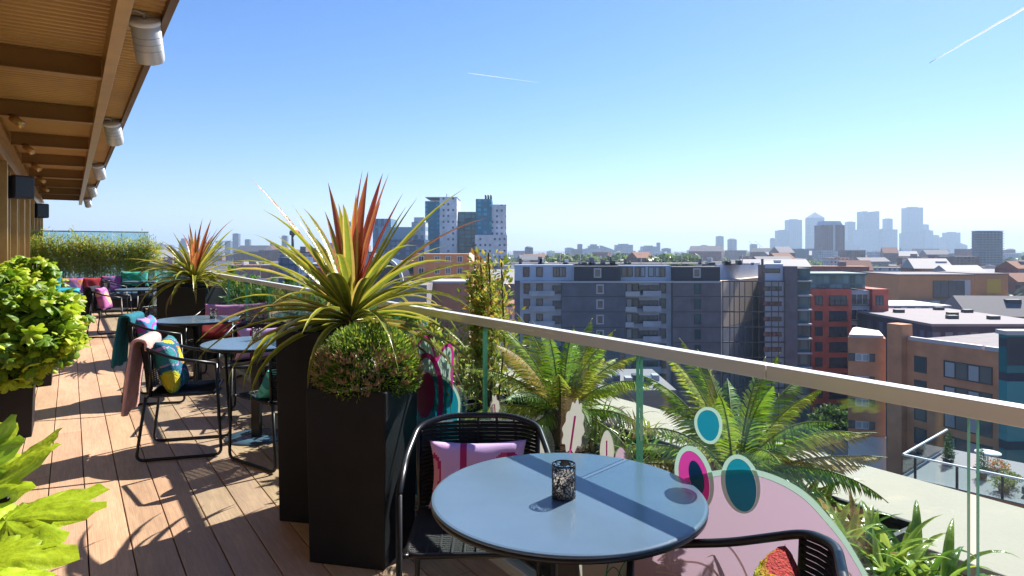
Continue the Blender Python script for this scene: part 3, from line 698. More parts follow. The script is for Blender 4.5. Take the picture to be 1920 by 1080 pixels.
# ------------------------------------------------------------------ cafe furniture
M_['top'] = mat('blue_grey_tabletop', (.09,.145,.21), .2, var=.10, vs=2.5, bump=.03, bs=150, spec=.7)
def table(label, x, y):
    t = thing('cafe_table', label, 'table', (x, y, 0), 0, 'round cafe tables')
    mb = MB(); mb.lathe([(0,.728),(.385,.728),(.397,.7295),(.4005,.734),(.397,.7385),(.39,.740),(0,.740)], 96)
    o = mb.build('tabletop', M_['top'], t)
    for p in o.data.polygons:
        if abs(p.normal.z) > .97: p.use_smooth = False
    mb = MB(); mb.lathe([(0,.712),(.386,.712),(.3985,.718),(.3985,.7285),(0,.7285)], 96); mb.build('table_rim', M_['black_metal'], t)
    mb = MB(); mb.box(-.032,.032,-.032,.032,.014,.712); mb.build('column', M_['black_metal'], t, bevel=.004)
    mb = MB(); mb.box(-.12,.12,-.12,.12,.702,.711); mb.build('top_plate', M_['black_metal'], t)
    mb = MB(); mb.lathe([(0,0),(.228,0),(.23,.003),(.225,.012),(.06,.0145),(0,.0145)], 48); mb.build('base', M_['top'], t)
    return t
T1, T2, T3, T4, T5 = (.163,1.965), (-1.98,5.17), (-3.24,6.87), (-6.75,12.1), (-8.3,15.0)
table('round blue grey cafe table in the foreground with the lantern on it', *T1)
table('round blue grey cafe table right of the pink throw, partly behind the spiky plant', *T2)
table('round cafe table with a pink cushioned chair behind, between the teal throw and far planters', *T3)
table('round cafe table beside the chair with the black throw', *T4)
table('farthest round cafe table, before the long sofa', *T5)

def arc_path():
    return None
def chair_proto(name, label):
    t = thing(name, label, 'chair', (0,0,0), 0, 'black rope cafe chairs')
    for sg in (-1, 1):
        p = round_path([(sg*.235,-.215,.44),(sg*.25,-.27,.012),(sg*.25,.27,.012),(sg*.255,.235,.655)], .05)
        MB().tube(p, .0105, 10).build('sled_leg', M_['black_metal'], t)
    p = round_path([(-.255,.235,.655),(-.262,-.02,.70),(-.235,-.20,.765),(-.12,-.258,.79),(.12,-.258,.79),(.235,-.20,.765),(.262,-.02,.70),(.255,.235,.655)], .05, 6)
    MB().tube(p, .0115, 10).build('arm_rail', M_['black_metal'], t)
    mb = MB(); seat = round_path([(-.225,-.20,.44),(.225,-.20,.44),(.235,.22,.445),(-.235,.22,.445)], .05, 5, True); mb.tube(seat+[seat[0]], .0105, 8)
    mb.tube([(-.25,-.2,.44),(-.225,-.2,.44)], .009, 6); mb.tube([(.25,-.2,.44),(.225,-.2,.44)], .009, 6)
    mb.tube([(-.252,.22,.445),(-.225,.22,.445)], .009, 6); mb.tube([(.252,.22,.445),(.225,.22,.445)], .009, 6)
    mb.build('seat_frame', M_['black_metal'], t)
    mb = MB(); y = -.188
    while y < .215:
        mb.tube([(-.232,y,.447),(-.12,y+.002,.437),(0,y,.432),(.12,y+.002,.437),(.232,y,.447)], .0072, 6, False); y += .0158
    x = -.21
    while x < .215:
        mb.tube([(x,-.195,.449),(x,-.05,.441),(x,.1,.441),(x,.215,.449)], .0045, 5, False); x += .042
    mb.build('seat', M_['rope'], t)
    mb = MB(); z = .462
    while z < .772:
        k = (z-.44)/.34; w = .225; y0 = -.205-.012*k; yb = -.222-.045*k
        q = smoothpts([(-w,y0+.03,z),(-.17,yb+.018,z),(-.06,yb,z),(.06,yb,z),(.17,yb+.018,z),(w,y0+.03,z)], 3, False); mb.tube(q, .0072, 6, False); z += .0150
    for x in (-.15,-.075,0,.075,.15):
        mb.tube([(x,-.222,.45),(x,-.235,.6),(x,-.262,.778)], .005, 5, False)
    mb.build('backrest', M_['rope'], t)
    for sg in (-1,1): MB().tube([(sg*.228,-.19,.44),(sg*.232,-.185,.6),(sg*.236,-.192,.765)], .0095, 8).build('back_upright', M_['black_metal'], t)
    return t
def face_rz(dx, dy): return math.atan2(dy, dx)-math.pi/2
chairs = [  # x, y, facing dx, dy, label
 (-.125, 2.43, .04, -1, 'black rope chair facing the camera behind the foreground table, with the lilac cushion'),
 (.45, 1.49, -.93, .37, 'black rope chair at the bottom right corner with the rainbow cushion'),
 (-2.38, 4.87, .96, .28, 'black rope chair in profile with the pale pink throw over its back'),
 (-1.60, 4.68, -.80, .59, 'black rope chair with its back to the tall planter and a teal cushion'),
 (-2.28, 5.95, .15, -1, 'black rope chair on the far side of the second table with a lilac cushion'),
 (-3.42, 6.50, .96, .22, 'black rope chair with the teal blue throw over its back'),
 (-3.36, 7.62, .02, -1, 'black rope chair beyond the table with pink and red cushions'),
 (-6.75, 11.2, .95, .25, 'black rope chair with the black throw near the far sofa'),
 (-6.2, 11.75, -.9, .3, 'black rope chair without a throw, right side of the fourth table'),
 (-8.6, 14.5, .9, .3, 'farthest black rope chair on the left of the last table'),
 (-7.55, 14.6, -.9, .3, 'farthest black rope chair on the right of the last table'),
]
ch0 = chair_proto('rope_chair', chairs[0][4]); CH = []
for i, (x, y, dx, dy, lb) in enumerate(chairs):
    rz = face_rz(dx, dy)
    if i == 0: ch0.location = (x, y, 0); ch0.rotation_euler[2] = rz; c = ch0
    else: c = dup(ch0, (x, y, 0), rz, lb)
    CH.append((x, y, rz))
def on_chair(i, lx, ly, lz):
    x, y, rz = CH[i]; return Vector((x+lx*math.cos(rz)-ly*math.sin(rz), y+lx*math.sin(rz)+ly*math.cos(rz), lz))

# cushions: coloured by a woven pattern on a fine grid
FAB = mat('printed_fabric', (.5,.5,.5), .85, attr=True, bump=.25, bs=400)
TUFT = mat('tufted_fabric', (.5,.5,.5), .95, attr=True, bump=1.0, bs=130)
def cushion(name, label, w, h, th, pat, loc, rz, tilt, m=None, bumpy=0, roll=0, group=None):
    mb = MB(); mb.smooth = True; nx, ny = 44, 34; r = random.Random(hash(label) % 999 if False else len(label)*7)
    for sd in (1, -1):
        g = []
        for i in range(nx+1):
            row = []
            for j in range(ny+1):
                u = -1+2*i/nx; v = -1+2*j/ny
                pin = 1-.10*(1-abs(u)**2)*(abs(v)**3); pin2 = 1-.10*(1-abs(v)**2)*(abs(u)**3)
                e = max(0, (1-u**4)*(1-v**4)); z = sd*th/2*e**.45*(1+.05*math.sin(6*u+3*v)) 
                if bumpy: z += sd*r.uniform(-bumpy, bumpy)*min(1, e*3)
                row.append(mb.add((u*w/2*pin2, z, v*h/2*pin)))
            g.append(row)
        for i in range(nx):
            for j in range(ny):
                u = -1+2*(i+.5)/nx; v = -1+2*(j+.5)/ny; mb.col = pat(u, v)
                q = (g[i][j], g[i+1][j], g[i+1][j+1], g[i][j+1]); mb.face(q if sd < 0 else q[::-1])
    o = mb.build(name, m or FAB); tag(o, label, 'cushion', group); o.location = loc; o.rotation_euler = (tilt, roll, rz); return o
LIL, MAG, DMG = (.70,.42,.72), (.42,.015,.14), (.50,.05,.16)
def p_lilac(u, v):
    if ((u-.62)/.30)**2+((v-.25)/.42)**2 < 1: return (.62,.06,.16) if u < .58 else (.45,.01,.14)
    if abs(u+.28+.03*v) < .07: return MAG
    if abs(u+.05) < .012: return MAG
    if ((u+.92)/.16)**2+((v)/.62)**2 < 1: return (.62,.24,.34) if ((u+.95)/.12)**2+(v/.48)**2 < 1 else MAG
    return LIL
def p_rain(u, v):
    k = ((v*2.2+.16*math.sin(u*7)+7.675)*4)%8; cs = [(.30,.05,.28),(.55,.18,.5),(.02,.35,.5),(.04,.45,.40),(.45,.55,.02),(.7,.6,.02),(.65,.30,.02),(.6,.06,.05)]
    return cs[int(max(0, min(7, k)))]
def p_parrot(u, v):
    a = math.sin(u*3.2+v*2.3)+.6*math.cos(v*5-u*2)
    if a > .75: return (.70,.62,.03)
    if a > .45: return (.60,.18,.04) if u > 0 else (.45,.55,.04)
    if a > -.5: return (.01,.14,.25)
    if a > -.7: return (.5,.3,.55)
    return (.03,.25,.28)
def p_abs(c1, c2, c3, c4):
    def f(u, v):
        a = math.sin(u*4+1.3)+math.cos(v*4.3+u*2)
        return c1 if a > .8 else c2 if a > .1 else c3 if a > -.8 else c4
    return f
teal1 = p_abs((.03,.42,.40),(.02,.30,.33),(.10,.5,.45),(.01,.2,.25))
jj = (lambda i, lx, ly, lz: on_chair(i, lx, ly, lz))
cushion('cushion', 'lilac lumbar cushion with dark red stripes and ovals on the foreground chair', .38, .25, .12, p_lilac, jj(0,-.0,-.155,.590), CH[0][2]+math.pi, R(-14))
cushion('cushion', 'rainbow striped tufted cushion on the bottom right chair', .42, .30, .13, p_rain, jj(1,.04,-.11,.562), CH[1][2]+math.pi, R(-16), TUFT, .004, R(8))
cushion('cushion', 'teal and yellow patterned cushion on the chair with the pink throw', .42, .40, .14, p_parrot, jj(2,0,-.10,.625), CH[2][2]+math.pi, R(-17), TUFT, .003)
cushion('cushion', 'plain teal cushion on the chair beside the tall planter', .36, .24, .12, teal1, jj(3,-.05,-.08,.55), CH[3][2]+math.pi, R(-35))
cushion('cushion', 'lilac and magenta cushion seen under the second table', .42, .30, .13, p_lilac, jj(4,0,-.12,.60), CH[4][2]+math.pi, R(-14))
cushion('cushion', 'purple and turquoise cushion on the chair with the teal throw', .40, .38, .14, p_abs((.02,.42,.52),(.30,.05,.36),(.02,.22,.4),(.5,.2,.5)), jj(5,0,-.10,.625), CH[5][2]+math.pi, R(-17))
cushion('cushion', 'pale pink cushion showing above the third table', .46, .34, .13, lambda u, v: (.62,.27,.50) if v > -.2 else (.5,.12,.3), jj(6,-.0,-.15,.655), CH[6][2]+math.pi, R(-12))
cushion('cushion', 'red cushion lying on the seat beyond the third table', .44, .26, .12, lambda u, v: (.42,.03,.03), jj(6,0,.02,.53), CH[6][2]+math.pi, R(-50))
cushion('cushion', 'peach and purple patterned cushion on the chair with the black throw', .40, .40, .14, p_abs((.65,.34,.22),(.6,.3,.24),(.28,.07,.30),(.45,.12,.3)), jj(7,0,-.10,.63), CH[7][2]+math.pi, R(-17))

# throws draped over the chair backs
def throw(i, label, col, width, back, front, seed, off=0, fuzzy=.8):
    r = random.Random(seed); m = mat('woollen_throw', col, .95, var=.16, vs=14, bump=fuzzy, bs=170)
    mb = MB(); mb.smooth = True; nu, nv = 30, 44; path = []
    top = .803; yb = -.262
    for k in range(nv+1):
        l = -front + (front+back+.12)*k/nv
        if l < 0: path.append((yb+.045, top+l-.0, l))
        elif l < .12: a = l/.12*math.pi; path.append((yb+.045*math.cos(a), top+.030*math.sin(a), 0))
        else: q = l-.12; path.append((yb-.045-.10*q, top-q, q))
    rows = []
    for i_ in range(nu+1):
        u = -1+2*i_/nu; row = []
        for (y, z, q) in path:
            f = max(0, q); fold = math.sin(u*7.5+seed)*.018+math.sin(u*14+seed*2+q*4)*.007
            row.append(mb.add((off+u*width/2*(1-.10*min(1, f*3)+.12*f)+.02*math.sin(q*9)*f, y-abs(fold)*min(1.2, f*4)-(.0), z+.012*math.sin(u*5+seed)*(1 if q >= back*.9 else 0))))
        rows.append(row)
    for a, b in zip(rows, rows[1:]):
        for k in range(nv): mb.face((a[k], b[k], b[k+1], a[k+1]))
    o = mb.build('throw', m); so = o.modifiers.new('thick', 'SOLIDIFY'); so.thickness = .022; so.offset = 0
    su = o.modifiers.new('sub', 'SUBSURF'); su.levels = su.render_levels = 1
    o.location = (CH[i][0], CH[i][1], 0); o.rotation_euler[2] = CH[i][2]; tag(o, label, 'throw')
throw(2, 'pale pink fleece throw hanging over the back of the profile chair', (.80,.46,.43), .44, .50, .05, 2)
throw(5, 'teal blue woollen throw hanging over the chair behind the pink one', (.01,.17,.23), .42, .46, .06, 5)
throw(7, 'black woollen throw hanging over the chair near the far sofa', (.014,.018,.03), .46, .50, .08, 7)

# lantern on the table: pierced black metal sleeve round a glass votive
def lantern(label, x, y, seed=3, n1=96, n2=44):
    t = thing('lantern', label, 'lantern', (x, y, .7402), 0, 'pierced candle lanterns'); r = random.Random(seed)
    Rr, H = .0345, .098; seeds = [(r.random()*math.tau*Rr, r.random()*H) for _ in range(300)]; C = math.tau*Rr
    mb = MB(); mb.smooth = True; g = [[(mb.add((Rr*math.cos(i/n1*math.tau), Rr*math.sin(i/n1*math.tau), j/n2*H))) for j in range(n2+1)] for i in range(n1)]
    for i in range(n1):
        for j in range(n2):
            a = (i+.5)/n1*C; z = (j+.5)/n2*H
            ds = sorted(math.hypot(min(abs(a-s0), C-abs(a-s0)), z-s1) for s0, s1 in seeds)[:2]
            if ds[1]-ds[0] > .0015 and .004 < z < H-.004: continue
            mb.face((g[i][j], g[(i+1)%n1][j], g[(i+1)%n1][j+1], g[i][j+1]))
    o = mb.build('pierced_sleeve', M_['black_metal'], t); so = o.modifiers.new('t', 'SOLIDIFY'); so.thickness = .0012
    mb = MB(); mb.lathe([(0,.001),(.030,.001),(.0305,.004),(.0305,.070),(.0285,.070),(.0283,.006),(0,.006)], 32); mb.build('votive_glass', mat('frosted_votive', (.75,.74,.72), .25, trans=.5), t)
    mb = MB(); mb.lathe([(0,.0065),(.024,.0065),(.024,.030),(.022,.032),(0,.031)], 24); mb.build('candle', mat('wax', (.75,.7,.6), .5), t)
    return t
lantern('black pierced lantern on the foreground table', .150, 1.935)
lantern('small black lantern on the table beyond the pink throw', T2[0]-.04, T2[1]+.1, 4, 48, 20)
lantern('small black lantern on the third table before the pink cushion', T3[0]+.14, T3[1]+.05, 5, 48, 20)

# far sofa
sf = thing('outdoor_sofa', 'long low black outdoor sofa at the far end of the terrace', 'sofa', W(0.32,18.35,0), TH)
mb = MB(); mb.box(-1.0,1.3,-.38,.38,.08,.30); mb.build('base', M_['black_metal'], sf, bevel=.01)
mb = MB(); mb.box(-1.0,1.3,.26,.38,.30,.74); mb.box(-1.0,-.9,-.38,.26,.30,.62); mb.build('backrest', M_['black_pl'], sf, bevel=.02)
M_['seatpad'] = mat('blue_grey_seat_pad', (.05,.10,.17), .9, bump=.3, bs=200)
for q in range(3):
    mb = MB(); mb.box(-.89+q*.73,-.89+q*.73+.72,-.38,.25,.301,.44); mb.build('seat_pad', M_['seatpad'], sf, bevel=.03, seg=3)
for (n_, z_, w_, h_, pat, tl, lb) in [(-.72,.72,.50,.46,teal1,-10,'bright turquoise cushion leaning at the left end of the far sofa'),(-.28,.60,.46,.40,p_abs((.5,.3,.6),(.6,.12,.08),(.35,.12,.4),(.7,.25,.1)),-18,'purple and orange cushion on the far sofa'),(.12,.60,.42,.40,lambda u, v: (.40,.02,.03),-18,'plain red cushion in the middle of the far sofa'),(.50,.62,.44,.42,p_abs((.65,.3,.6),(.5,.06,.3),(.10,.12,.3),(.4,.05,.2)),-15,'pink and navy cushion on the far sofa'),(.98,.74,.60,.38,p_abs((.02,.35,.12),(.03,.42,.35),(.02,.25,.10),(.1,.5,.4)),-12,'green and turquoise cushion at the right end of the far sofa')]:
    cushion('cushion', lb, w_, h_, .15, pat, W(.32+n_, 18.49, z_), TH, R(tl))
cushion('cushion', 'flat turquoise bolster lying on the far sofa seat', .7, .22, .14, lambda u, v: (.01,.32,.42), W(-.15, 18.18, .50), TH, R(-70))

# ------------------------------------------------------------------ the city
GZ = -35.0
M_['ground'] = mat('city_ground', (.10,.105,.10), .9, var=.4, vs=.02)
mb = MB(); n = 40
mb.box(-9000, 12000, -400, 15000, GZ-2, GZ); tag(mb.build('ground', M_['ground']), kind='structure')
X_ = lambda px, Y: (px-960)/F*Y
Z_ = lambda py, Y: CZ-(py-HOR)/F*Y
M_['wframe'] = mat('window_frame_dark', (.05,.055,.06), .5)
M_['wframe_w'] = mat('window_frame_white', (.55,.56,.58), .5)
M_['pane'] = mat('city_window', (.05,.075,.10), .08, spec=.9)
M_['pane_b'] = mat('city_window_blind', (.30,.34,.38), .3)
def wmesh(w, h, fr, pane, name='window', t=.12, split=0):
    mb = MB(); mb.mi = 0
    mb.box(-w/2,w/2,-.10,.02,0,t); mb.box(-w/2,w/2,-.10,.02,h-t,h); mb.box(-w/2,-w/2+t,-.10,.02,t,h-t); mb.box(w/2-t,w/2,-.10,.02,t,h-t)
    for q in range(split): 
        c = -w/2+w*(q+1)/(split+1); mb.box(c-t/3,c+t/3,-.09,.02,t,h-t)
    mb.mi = 1; mb.box(-w/2+t*.9,w/2-t*.9,-.05,.015,t*.9,h-t*.9)
    me_o = mb.build(name, [fr, pane]); me = me_o.data; bpy.data.objects.remove(me_o); return me
# --- grey brick apartment block (Y = 132)
Y = 132.0; u = Y/F
gb = thing('apartment_block', 'long grey brick apartment block with pale attic storey and dark boxes', 'building', (X_(1240,Y), Y, 0))
gx = lambda px: (px-1240)*u
gz = lambda py: Z_(py, Y)
M_['gbrick'] = mat('grey_brick', (.135,.142,.175), .85, var=.25, vs=.3, bump=.2, bs=6)
M_['gbrick2'] = mat('mauve_brick', (.155,.145,.17), .85, var=.25, vs=.3, bump=.2, bs=6)
M_['attic'] = mat('pale_attic_render', (.42,.49,.60), .7, var=.06, vs=.5)
M_['attic_dark'] = mat('dark_attic_cladding', (.045,.05,.065), .6, var=.1, vs=.5)
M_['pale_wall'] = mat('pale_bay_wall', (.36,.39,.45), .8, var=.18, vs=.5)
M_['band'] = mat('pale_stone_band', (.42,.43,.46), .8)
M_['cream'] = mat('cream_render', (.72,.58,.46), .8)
zt, zb = gz(497), GZ; za = gz(527)
def seg(a, b, y0, y1, z0, z1, m, name='wall'):
    mb = MB(); mb.box(gx(a), gx(b), y0, y1, z0, z1); return mb.build(name, m, gb)
seg(965, 975, 1.5, 14, GZ, za, M_['gbrick2']); seg(975, 1053, 1.0, 14, GZ, za, M_['pale_wall']); seg(1053, 1173, 0, 14, GZ, za, M_['gbrick'])
seg(1173, 1262, 1.6, 14, GZ, za, M_['pale_wall']); seg(1262, 1352, 0, 14, GZ, za, M_['gbrick2']); MB().prism([(gx(1434),0),(gx(1470),0),(gx(1470)+9,24),(gx(1434)+7.6,20)], GZ, za).build('wall', M_['pale_wall'], gb); seg(1470, 1494, -.3, 14, GZ, gz(499), M_['gbrick2'], 'stair_tower')
seg(965, 1078, 1.8, 13, za, zt, M_['attic'], 'attic'); seg(1078, 1165, .6, 13, za, gz(499.5), M_['attic_dark'], 'attic'); seg(1165, 1263, 2.2, 13, za, gz(498), M_['attic'], 'attic')
seg(1263, 1352, .6, 13, za, gz(500.5), M_['attic_dark'], 'attic'); MB().prism([(gx(1434)+.2,.5),(gx(1470),.5),(gx(1470)+8,22),(gx(1434)+7.6,20)], za+.01, gz(495)).build('attic', M_['attic'], gb)
seg(975, 1352, -.25, .6, za-.35, za, M_['band'], 'cornice')
seg(1173, 1200, .2, 1.5, za-.5, za-.35, M_['band'], 'cornice')
# deep angled bay: a cream side wall that catches the sun, behind a grid of balcony frames
mb = MB(); x0, x1 = gx(1352), gx(1434); x2 = x1+474/F*20; mb.prism([(x0+.02,.1),(x2,20),(x2,24),(x0+.02,24)], za-9.2, za); mb.build('angled_wall', M_['cream'], gb); mb = MB(); mb.prism([(x0+.02,.1),(x2,20),(x2,24),(x0+.02,24)], GZ, za-9.21); mb.build('angled_wall', M_['pale_wall'], gb)  # lower floors in darker colour, standing in for shade below the sunlit patch
mb = MB(); mb.prism([(x0+.02,3),(x2,23),(x2,24),(x0+.02,4)], za, gz(497)); mb.build('attic', M_['attic'], gb)
grid = M_['wframe']
for k in range(8):
    z = za-k*3.0; mb = MB(); mb.box(gx(1352), gx(1470), -.9, -.6, z-.12, z+.12); mb.build('balcony_slab', grid, gb)
for px in (1353,1366,1374,1384,1394,1408,1420,1444,1457,1468):
    mb = MB(); mb.box(gx(px)-.07, gx(px)+.07, -.85, -.7, GZ, za); mb.build('balcony_post', grid, gb)
for k in range(8):                                    # white balconies in the middle bay
    z = za-3.05*(k+1)
    if k < 3: mb = MB(); mb.box(gx(1173), gx(1201-6*k+ (6 if k==0 else 0)), .0, 1.6, z, z+.22); mb.box(gx(1173), gx(1200-6*k), .0, .12, z+.22, z+1.0); mb.build('balcony', M_['band'], gb)
for a_, b_ in ((1053,1173),(1262,1352)):
    for q in range(9): z = za-3.05*(q+1); mb = MB(); mb.box(gx(a_), gx(b_), -.03, -.002, z-.07, z+.07); mb.build('floor_joint', M_['wframe'], gb)
W1 = wmesh(1.5, 1.9, M_['band'], M_['pane'], t=.25); W2 = wmesh(1.3, 2.0, M_['wframe'], M_['pane']); W3 = wmesh(2.0, 1.6, M_['wframe'], M_['pane'], split=1); W4 = wmesh(1.2, 2.0, M_['wframe'], M_['pane_b']); W5 = wmesh(3.6, .9, M_['wframe'], M_['pane'], split=3)
for px, y in ((1121,.58),(1308,.58)): place('window', W1, gb, (gx(px), y, gz(521)))
for r_ in range(8):
    z = gz(551+28.5*r_)
    if z < GZ: break
    place('window', W1, gb, (gx(1125), -.02, z)); place('window', W2, gb, (gx(1308), -.02, z))
    if r_ < 8:
        for a_, b_ in ((992,1040),(1206,1240)): mb = MB(); mb.box(gx(a_), gx(b_), .1, .9, z-.5, z-.3); mb.box(gx(a_), gx(b_), .1, .15, z-.3, z+.6); mb.build('balcony', M_['pale_wall'], gb)
    for px, w_ in ((988,W2),(1012,W2),(1046,W3)): place('window', w_, gb, (gx(px), .98, z))
    for px, w_ in ((1182,W4),(1194,W2),(1210,W3),(1228,W3),(1246,W2)): place('window', w_, gb, (gx(px), 1.58, z))
    place('window', W5, gb, (gx(1448), -.02, z+.6))
for px, w_ in ((987,W2),(1012,W2),(1044,W2),(1050,W4),(1056,W2)): place('window', w_, gb, (gx(px), 1.78, gz(520)))
for px, w_ in ((1175,W2),(1184,W2),(1200,W2),(1208,W4),(1225,W4),(1238,W4),(1246,W2)): place('window', w_, gb, (gx(px), 2.18, gz(520)))
place('window', W5, gb, (gx(1447), .48, gz(512)))
for q in range(9):                                   # glazed corner balconies
    z = gz(527+27*q)
    if z < GZ: break
    mb = MB(); mb.box(gx(1494), gx(1521), -.6, 3, z-.15, z+.15); mb.build('balcony_slab', M_['band'], gb)
mb = MB(); mb.box(gx(1494), gx(1521), .4, 14, GZ, gz(503)); mb.build('glazed_bay', facade('teal_bay', (.06,.12,.14), (.05,.11,.13), 1.6, 2.9, .8, .8), gb)
M_['parapet'] = mat('roof_parapet', (.22,.20,.21), .9, var=.2, vs=.5)
r = random.Random(4)
for q in range(26):
    a = r.uniform(970, 1480); w_ = r.uniform(2, 14); mb = MB(); mb.box(gx(a), gx(a+w_), 6, 6+w_*u*1.2+.5, gz(498), gz(498)+r.uniform(.4,1.7)); mb.build('roof_unit', r.choice([M_['parapet'], M_['band'], M_['wframe'], M_['gbrick2']]), gb)
mb = MB(); mb.box(gx(966), gx(1434), 6, 13.9, zt-.02, zt+.2); mb.build('roof', M_['parapet'], gb)
for q in range(12):
    mb = MB(); a = 975+q*40; mb.tube([(gx(a),7,zt),(gx(a),7,zt+r.uniform(1,2.4))], .08, 5); mb.build('vent_pipe', M_['band'], gb)

# --- red brick block with teal penthouse (Y = 140)
Y = 140.0; u = Y/F; rb = thing('apartment_block', 'red orange rendered apartment block with balconies and a teal glazed penthouse', 'building', (X_(1590,Y), Y, 0))
bxx = lambda px: (px-1590)*u; bz = lambda py: Z_(py, Y)
M_['red'] = mat('red_render', (.50,.12,.085), .8, var=.2, vs=.5)
mb = MB(); mb.box(bxx(1521), bxx(1597), 0, 14, GZ, bz(542)); mb.build('wall', M_['red'], rb)
mb = MB(); mb.box(bxx(1636), bxx(1666), 0, 14, GZ, bz(542)); mb.build('wall', M_['red'], rb)
mb = MB(); mb.box(bxx(1597), bxx(1636), 1.2, 14, GZ, bz(545)); mb.build('recessed_wall', M_['pale_wall'], rb)
mb = MB(); mb.box(bxx(1522), bxx(1634), 2.5, 13, bz(542), bz(517)); mb.build('penthouse', facade('teal_penthouse', (.10,.17,.19), (.10,.18,.20), 1.4, 2.8, .8, .9), rb)
mb = MB(); mb.box(bxx(1520), bxx(1636), 2.0, 13.4, bz(517), bz(513)); mb.build('penthouse_roof', mat('teal_roof', (.05,.14,.16), .5), rb)
Wr = wmesh(1.6, 2.0, M_['wframe'], M_['pane'], split=1); Wb = wmesh(3.7, 2.0, M_['wframe'], M_['pane'], split=2); Wc = wmesh(3.6, 2.3, M_['wframe_w'], M_['pane'], split=2)
rail_me = MB(); 
for q in range(13): rail_me.box(-1.9+q*.31-.02, -1.9+q*.31+.02, -.5,-.46, 0, 1.0)
rail_me.box(-2,2,-.52,-.44,1.0,1.08); rail_me.box(-2,2,-.6,0,-.15,0); o_ = rail_me.build('balcony', M_['wframe']); rail_me = o_.data; bpy.data.objects.remove(o_)
for q in range(8):
    z = bz(572+29*q)
    if z < GZ+1: break
    place('window', Wr, rb, (bxx(1535), -.02, z)); place('window', Wb, rb, (bxx(1571), -.02, z)); place('balcony', rail_me, rb, (bxx(1571), -.03, z))
    place('window', Wc, rb, (bxx(1617), 1.18, z)); place('balcony', rail_me, rb, (bxx(1617), 1.15, z)); place('window', Wr, rb, (bxx(1649), -.02, z))

# --- brown brick block at the right, running away to the left
BR = math.atan2(960-420, F)
c0 = ray(1700, HOR, 92.0); bb = thing('brick_building', 'brown brick building with white topped parapets and rows of wide windows', 'building', (c0.x, c0.y, 0), -(math.pi/2-BR))
M_['brown'] = mat('brown_brick', (.50,.24,.13), .85, var=.22, vs=.35, bump=.2, bs=8)
M_['wroof'] = mat('white_roof_membrane', (.42,.42,.44), .6, var=.06, vs=.3)
M_['groof'] = mat('pale_grey_roof', (.23,.21,.225), .85, var=.12, vs=.15)
# local frame: x runs towards the camera along the facade, y away to the right
LN = 40.0; zr = Z_(637, 92)
mb = MB(); mb.box(0, LN, 0, 22, GZ, zr); mb.build('wall', M_['brown'], bb)
mb = MB(); mb.box(.5, LN-.3, .5, 21.5, zr, zr+.12); mb.build('roof', M_['parapet'], bb)
for k in range(4):
    mb = MB(); mb.box(.3+k*10, 9.9+k*10, -.12, .5, zr, zr+.5); mb.build('parapet', M_['wroof'], bb)
mb = MB(); mb.box(-2.2, -.02, -1.0, 1.2, GZ, zr+2.1); mb.build('chimney_stack', M_['brown'], bb)
Wl = wmesh(6.0, 2.2, M_['wframe'], M_['pane'], split=3); Ws = wmesh(1.7, 2.2, M_['wframe'], M_['pane'])
for q in range(7):
    z = zr-4.2-3.25*q
    for x, w_ in ((2.0, Ws), (8.2, Wl), (18.2, Wl), (24.5, Ws), (31, Wl), (37, Ws)):
        place('window', w_, bb, (x, -.01, z))
        if w_ is Wl:
            for d_ in (-2.2, .8): mb = MB(); mb.box(x+d_-.6, x+d_+.6, -.10, -.02, z+.15, z+2.0); mb.build('window_blind', M_['pane_b'], bb)
Y = 96.0; u = Y/F; tw = thing('brick_tower', 'square brown brick stair tower with flat white roof and four small windows', 'building', (X_(1590,Y), Y, 0))
zt2 = Z_(632, Y); a_, b_ = 0, 60*u
mb = MB(); mb.prism([(0,0),(b_,-1.5),(b_+2.9,5),(b_*.5+4,10),(5.2,9)], GZ, zt2-.01); mb.build('wall', M_['brown'], tw)
mb = MB(); mb.prism([(.3,.3),(b_-.1,-1.1),(b_+2.5,4.8),(b_*.5+3.8,9.5),(5.1,8.6)], zt2, zt2+.35); mb.build('roof', M_['wroof'], tw)
Wt = wmesh(.9, 1.1, M_['wframe'], M_['pane']); Wt2 = wmesh(.9, 1.1, M_['wframe_w'], M_['pane_b'])
for q in range(7):
    for i_, px in enumerate((1596, 1607, 1618, 1627)):
        x = (px-1590)*u; place('window', (Wt, Wt2, Wt2, Wt)[i_], tw, (x, -x*1.5/b_-.01, Z_(676+42*q, Y)), math.atan2(-1.5, b_))
mb = MB(); mb.prism([(-.05,-.12),(b_,-1.62),(b_+3.0,5),(b_+2.9,5),(b_,-1.55),(0,-.05)], GZ, Z_(815, Y)); mb.build('white_base', mat('white_base_wall', (.5,.52,.56), .8, var=.08, vs=.3), tw)

# --- low dark block with a wide pale roof behind it, and its neighbours
def block(name, label, px0, px1, Y, depth, ytop, m, roofm=None, extra=None, group=None, cat='building', rz=0, zbase=GZ):
    t = thing(name, label, cat, (X_((px0+px1)/2, Y), Y, 0), rz, group); w = X_(px1, Y)-X_(px0, Y); z = Z_(ytop, Y)
    mb = MB(); mb.box(-w/2, w/2, 0, depth, zbase, z); mb.build('wall', m, t)
    if roofm: mb = MB(); mb.box(-w/2-.2, w/2+.2, -.2, depth+.2, z+.004, z+.45); mb.build('roof', roofm, t)
    return t, w, z
t, w, z = block('office_block', 'low dark windowed block with a wide pale flat roof', 1748, 1990, 116, 30, 612, facade('dark_band', (.07,.06,.09), (.10,.11,.15), 2.2, 4, .6, .5), M_['groof'])
for q, (x, y) in enumerate([(-3,8),(1,14),(4,7),(8,20),(-6,20),(6,26)]): mb = MB(); mb.box(x, x+1.8, y, y+1.2, z+.46, z+1.1); mb.build('roof_unit', M_['wframe'], t)
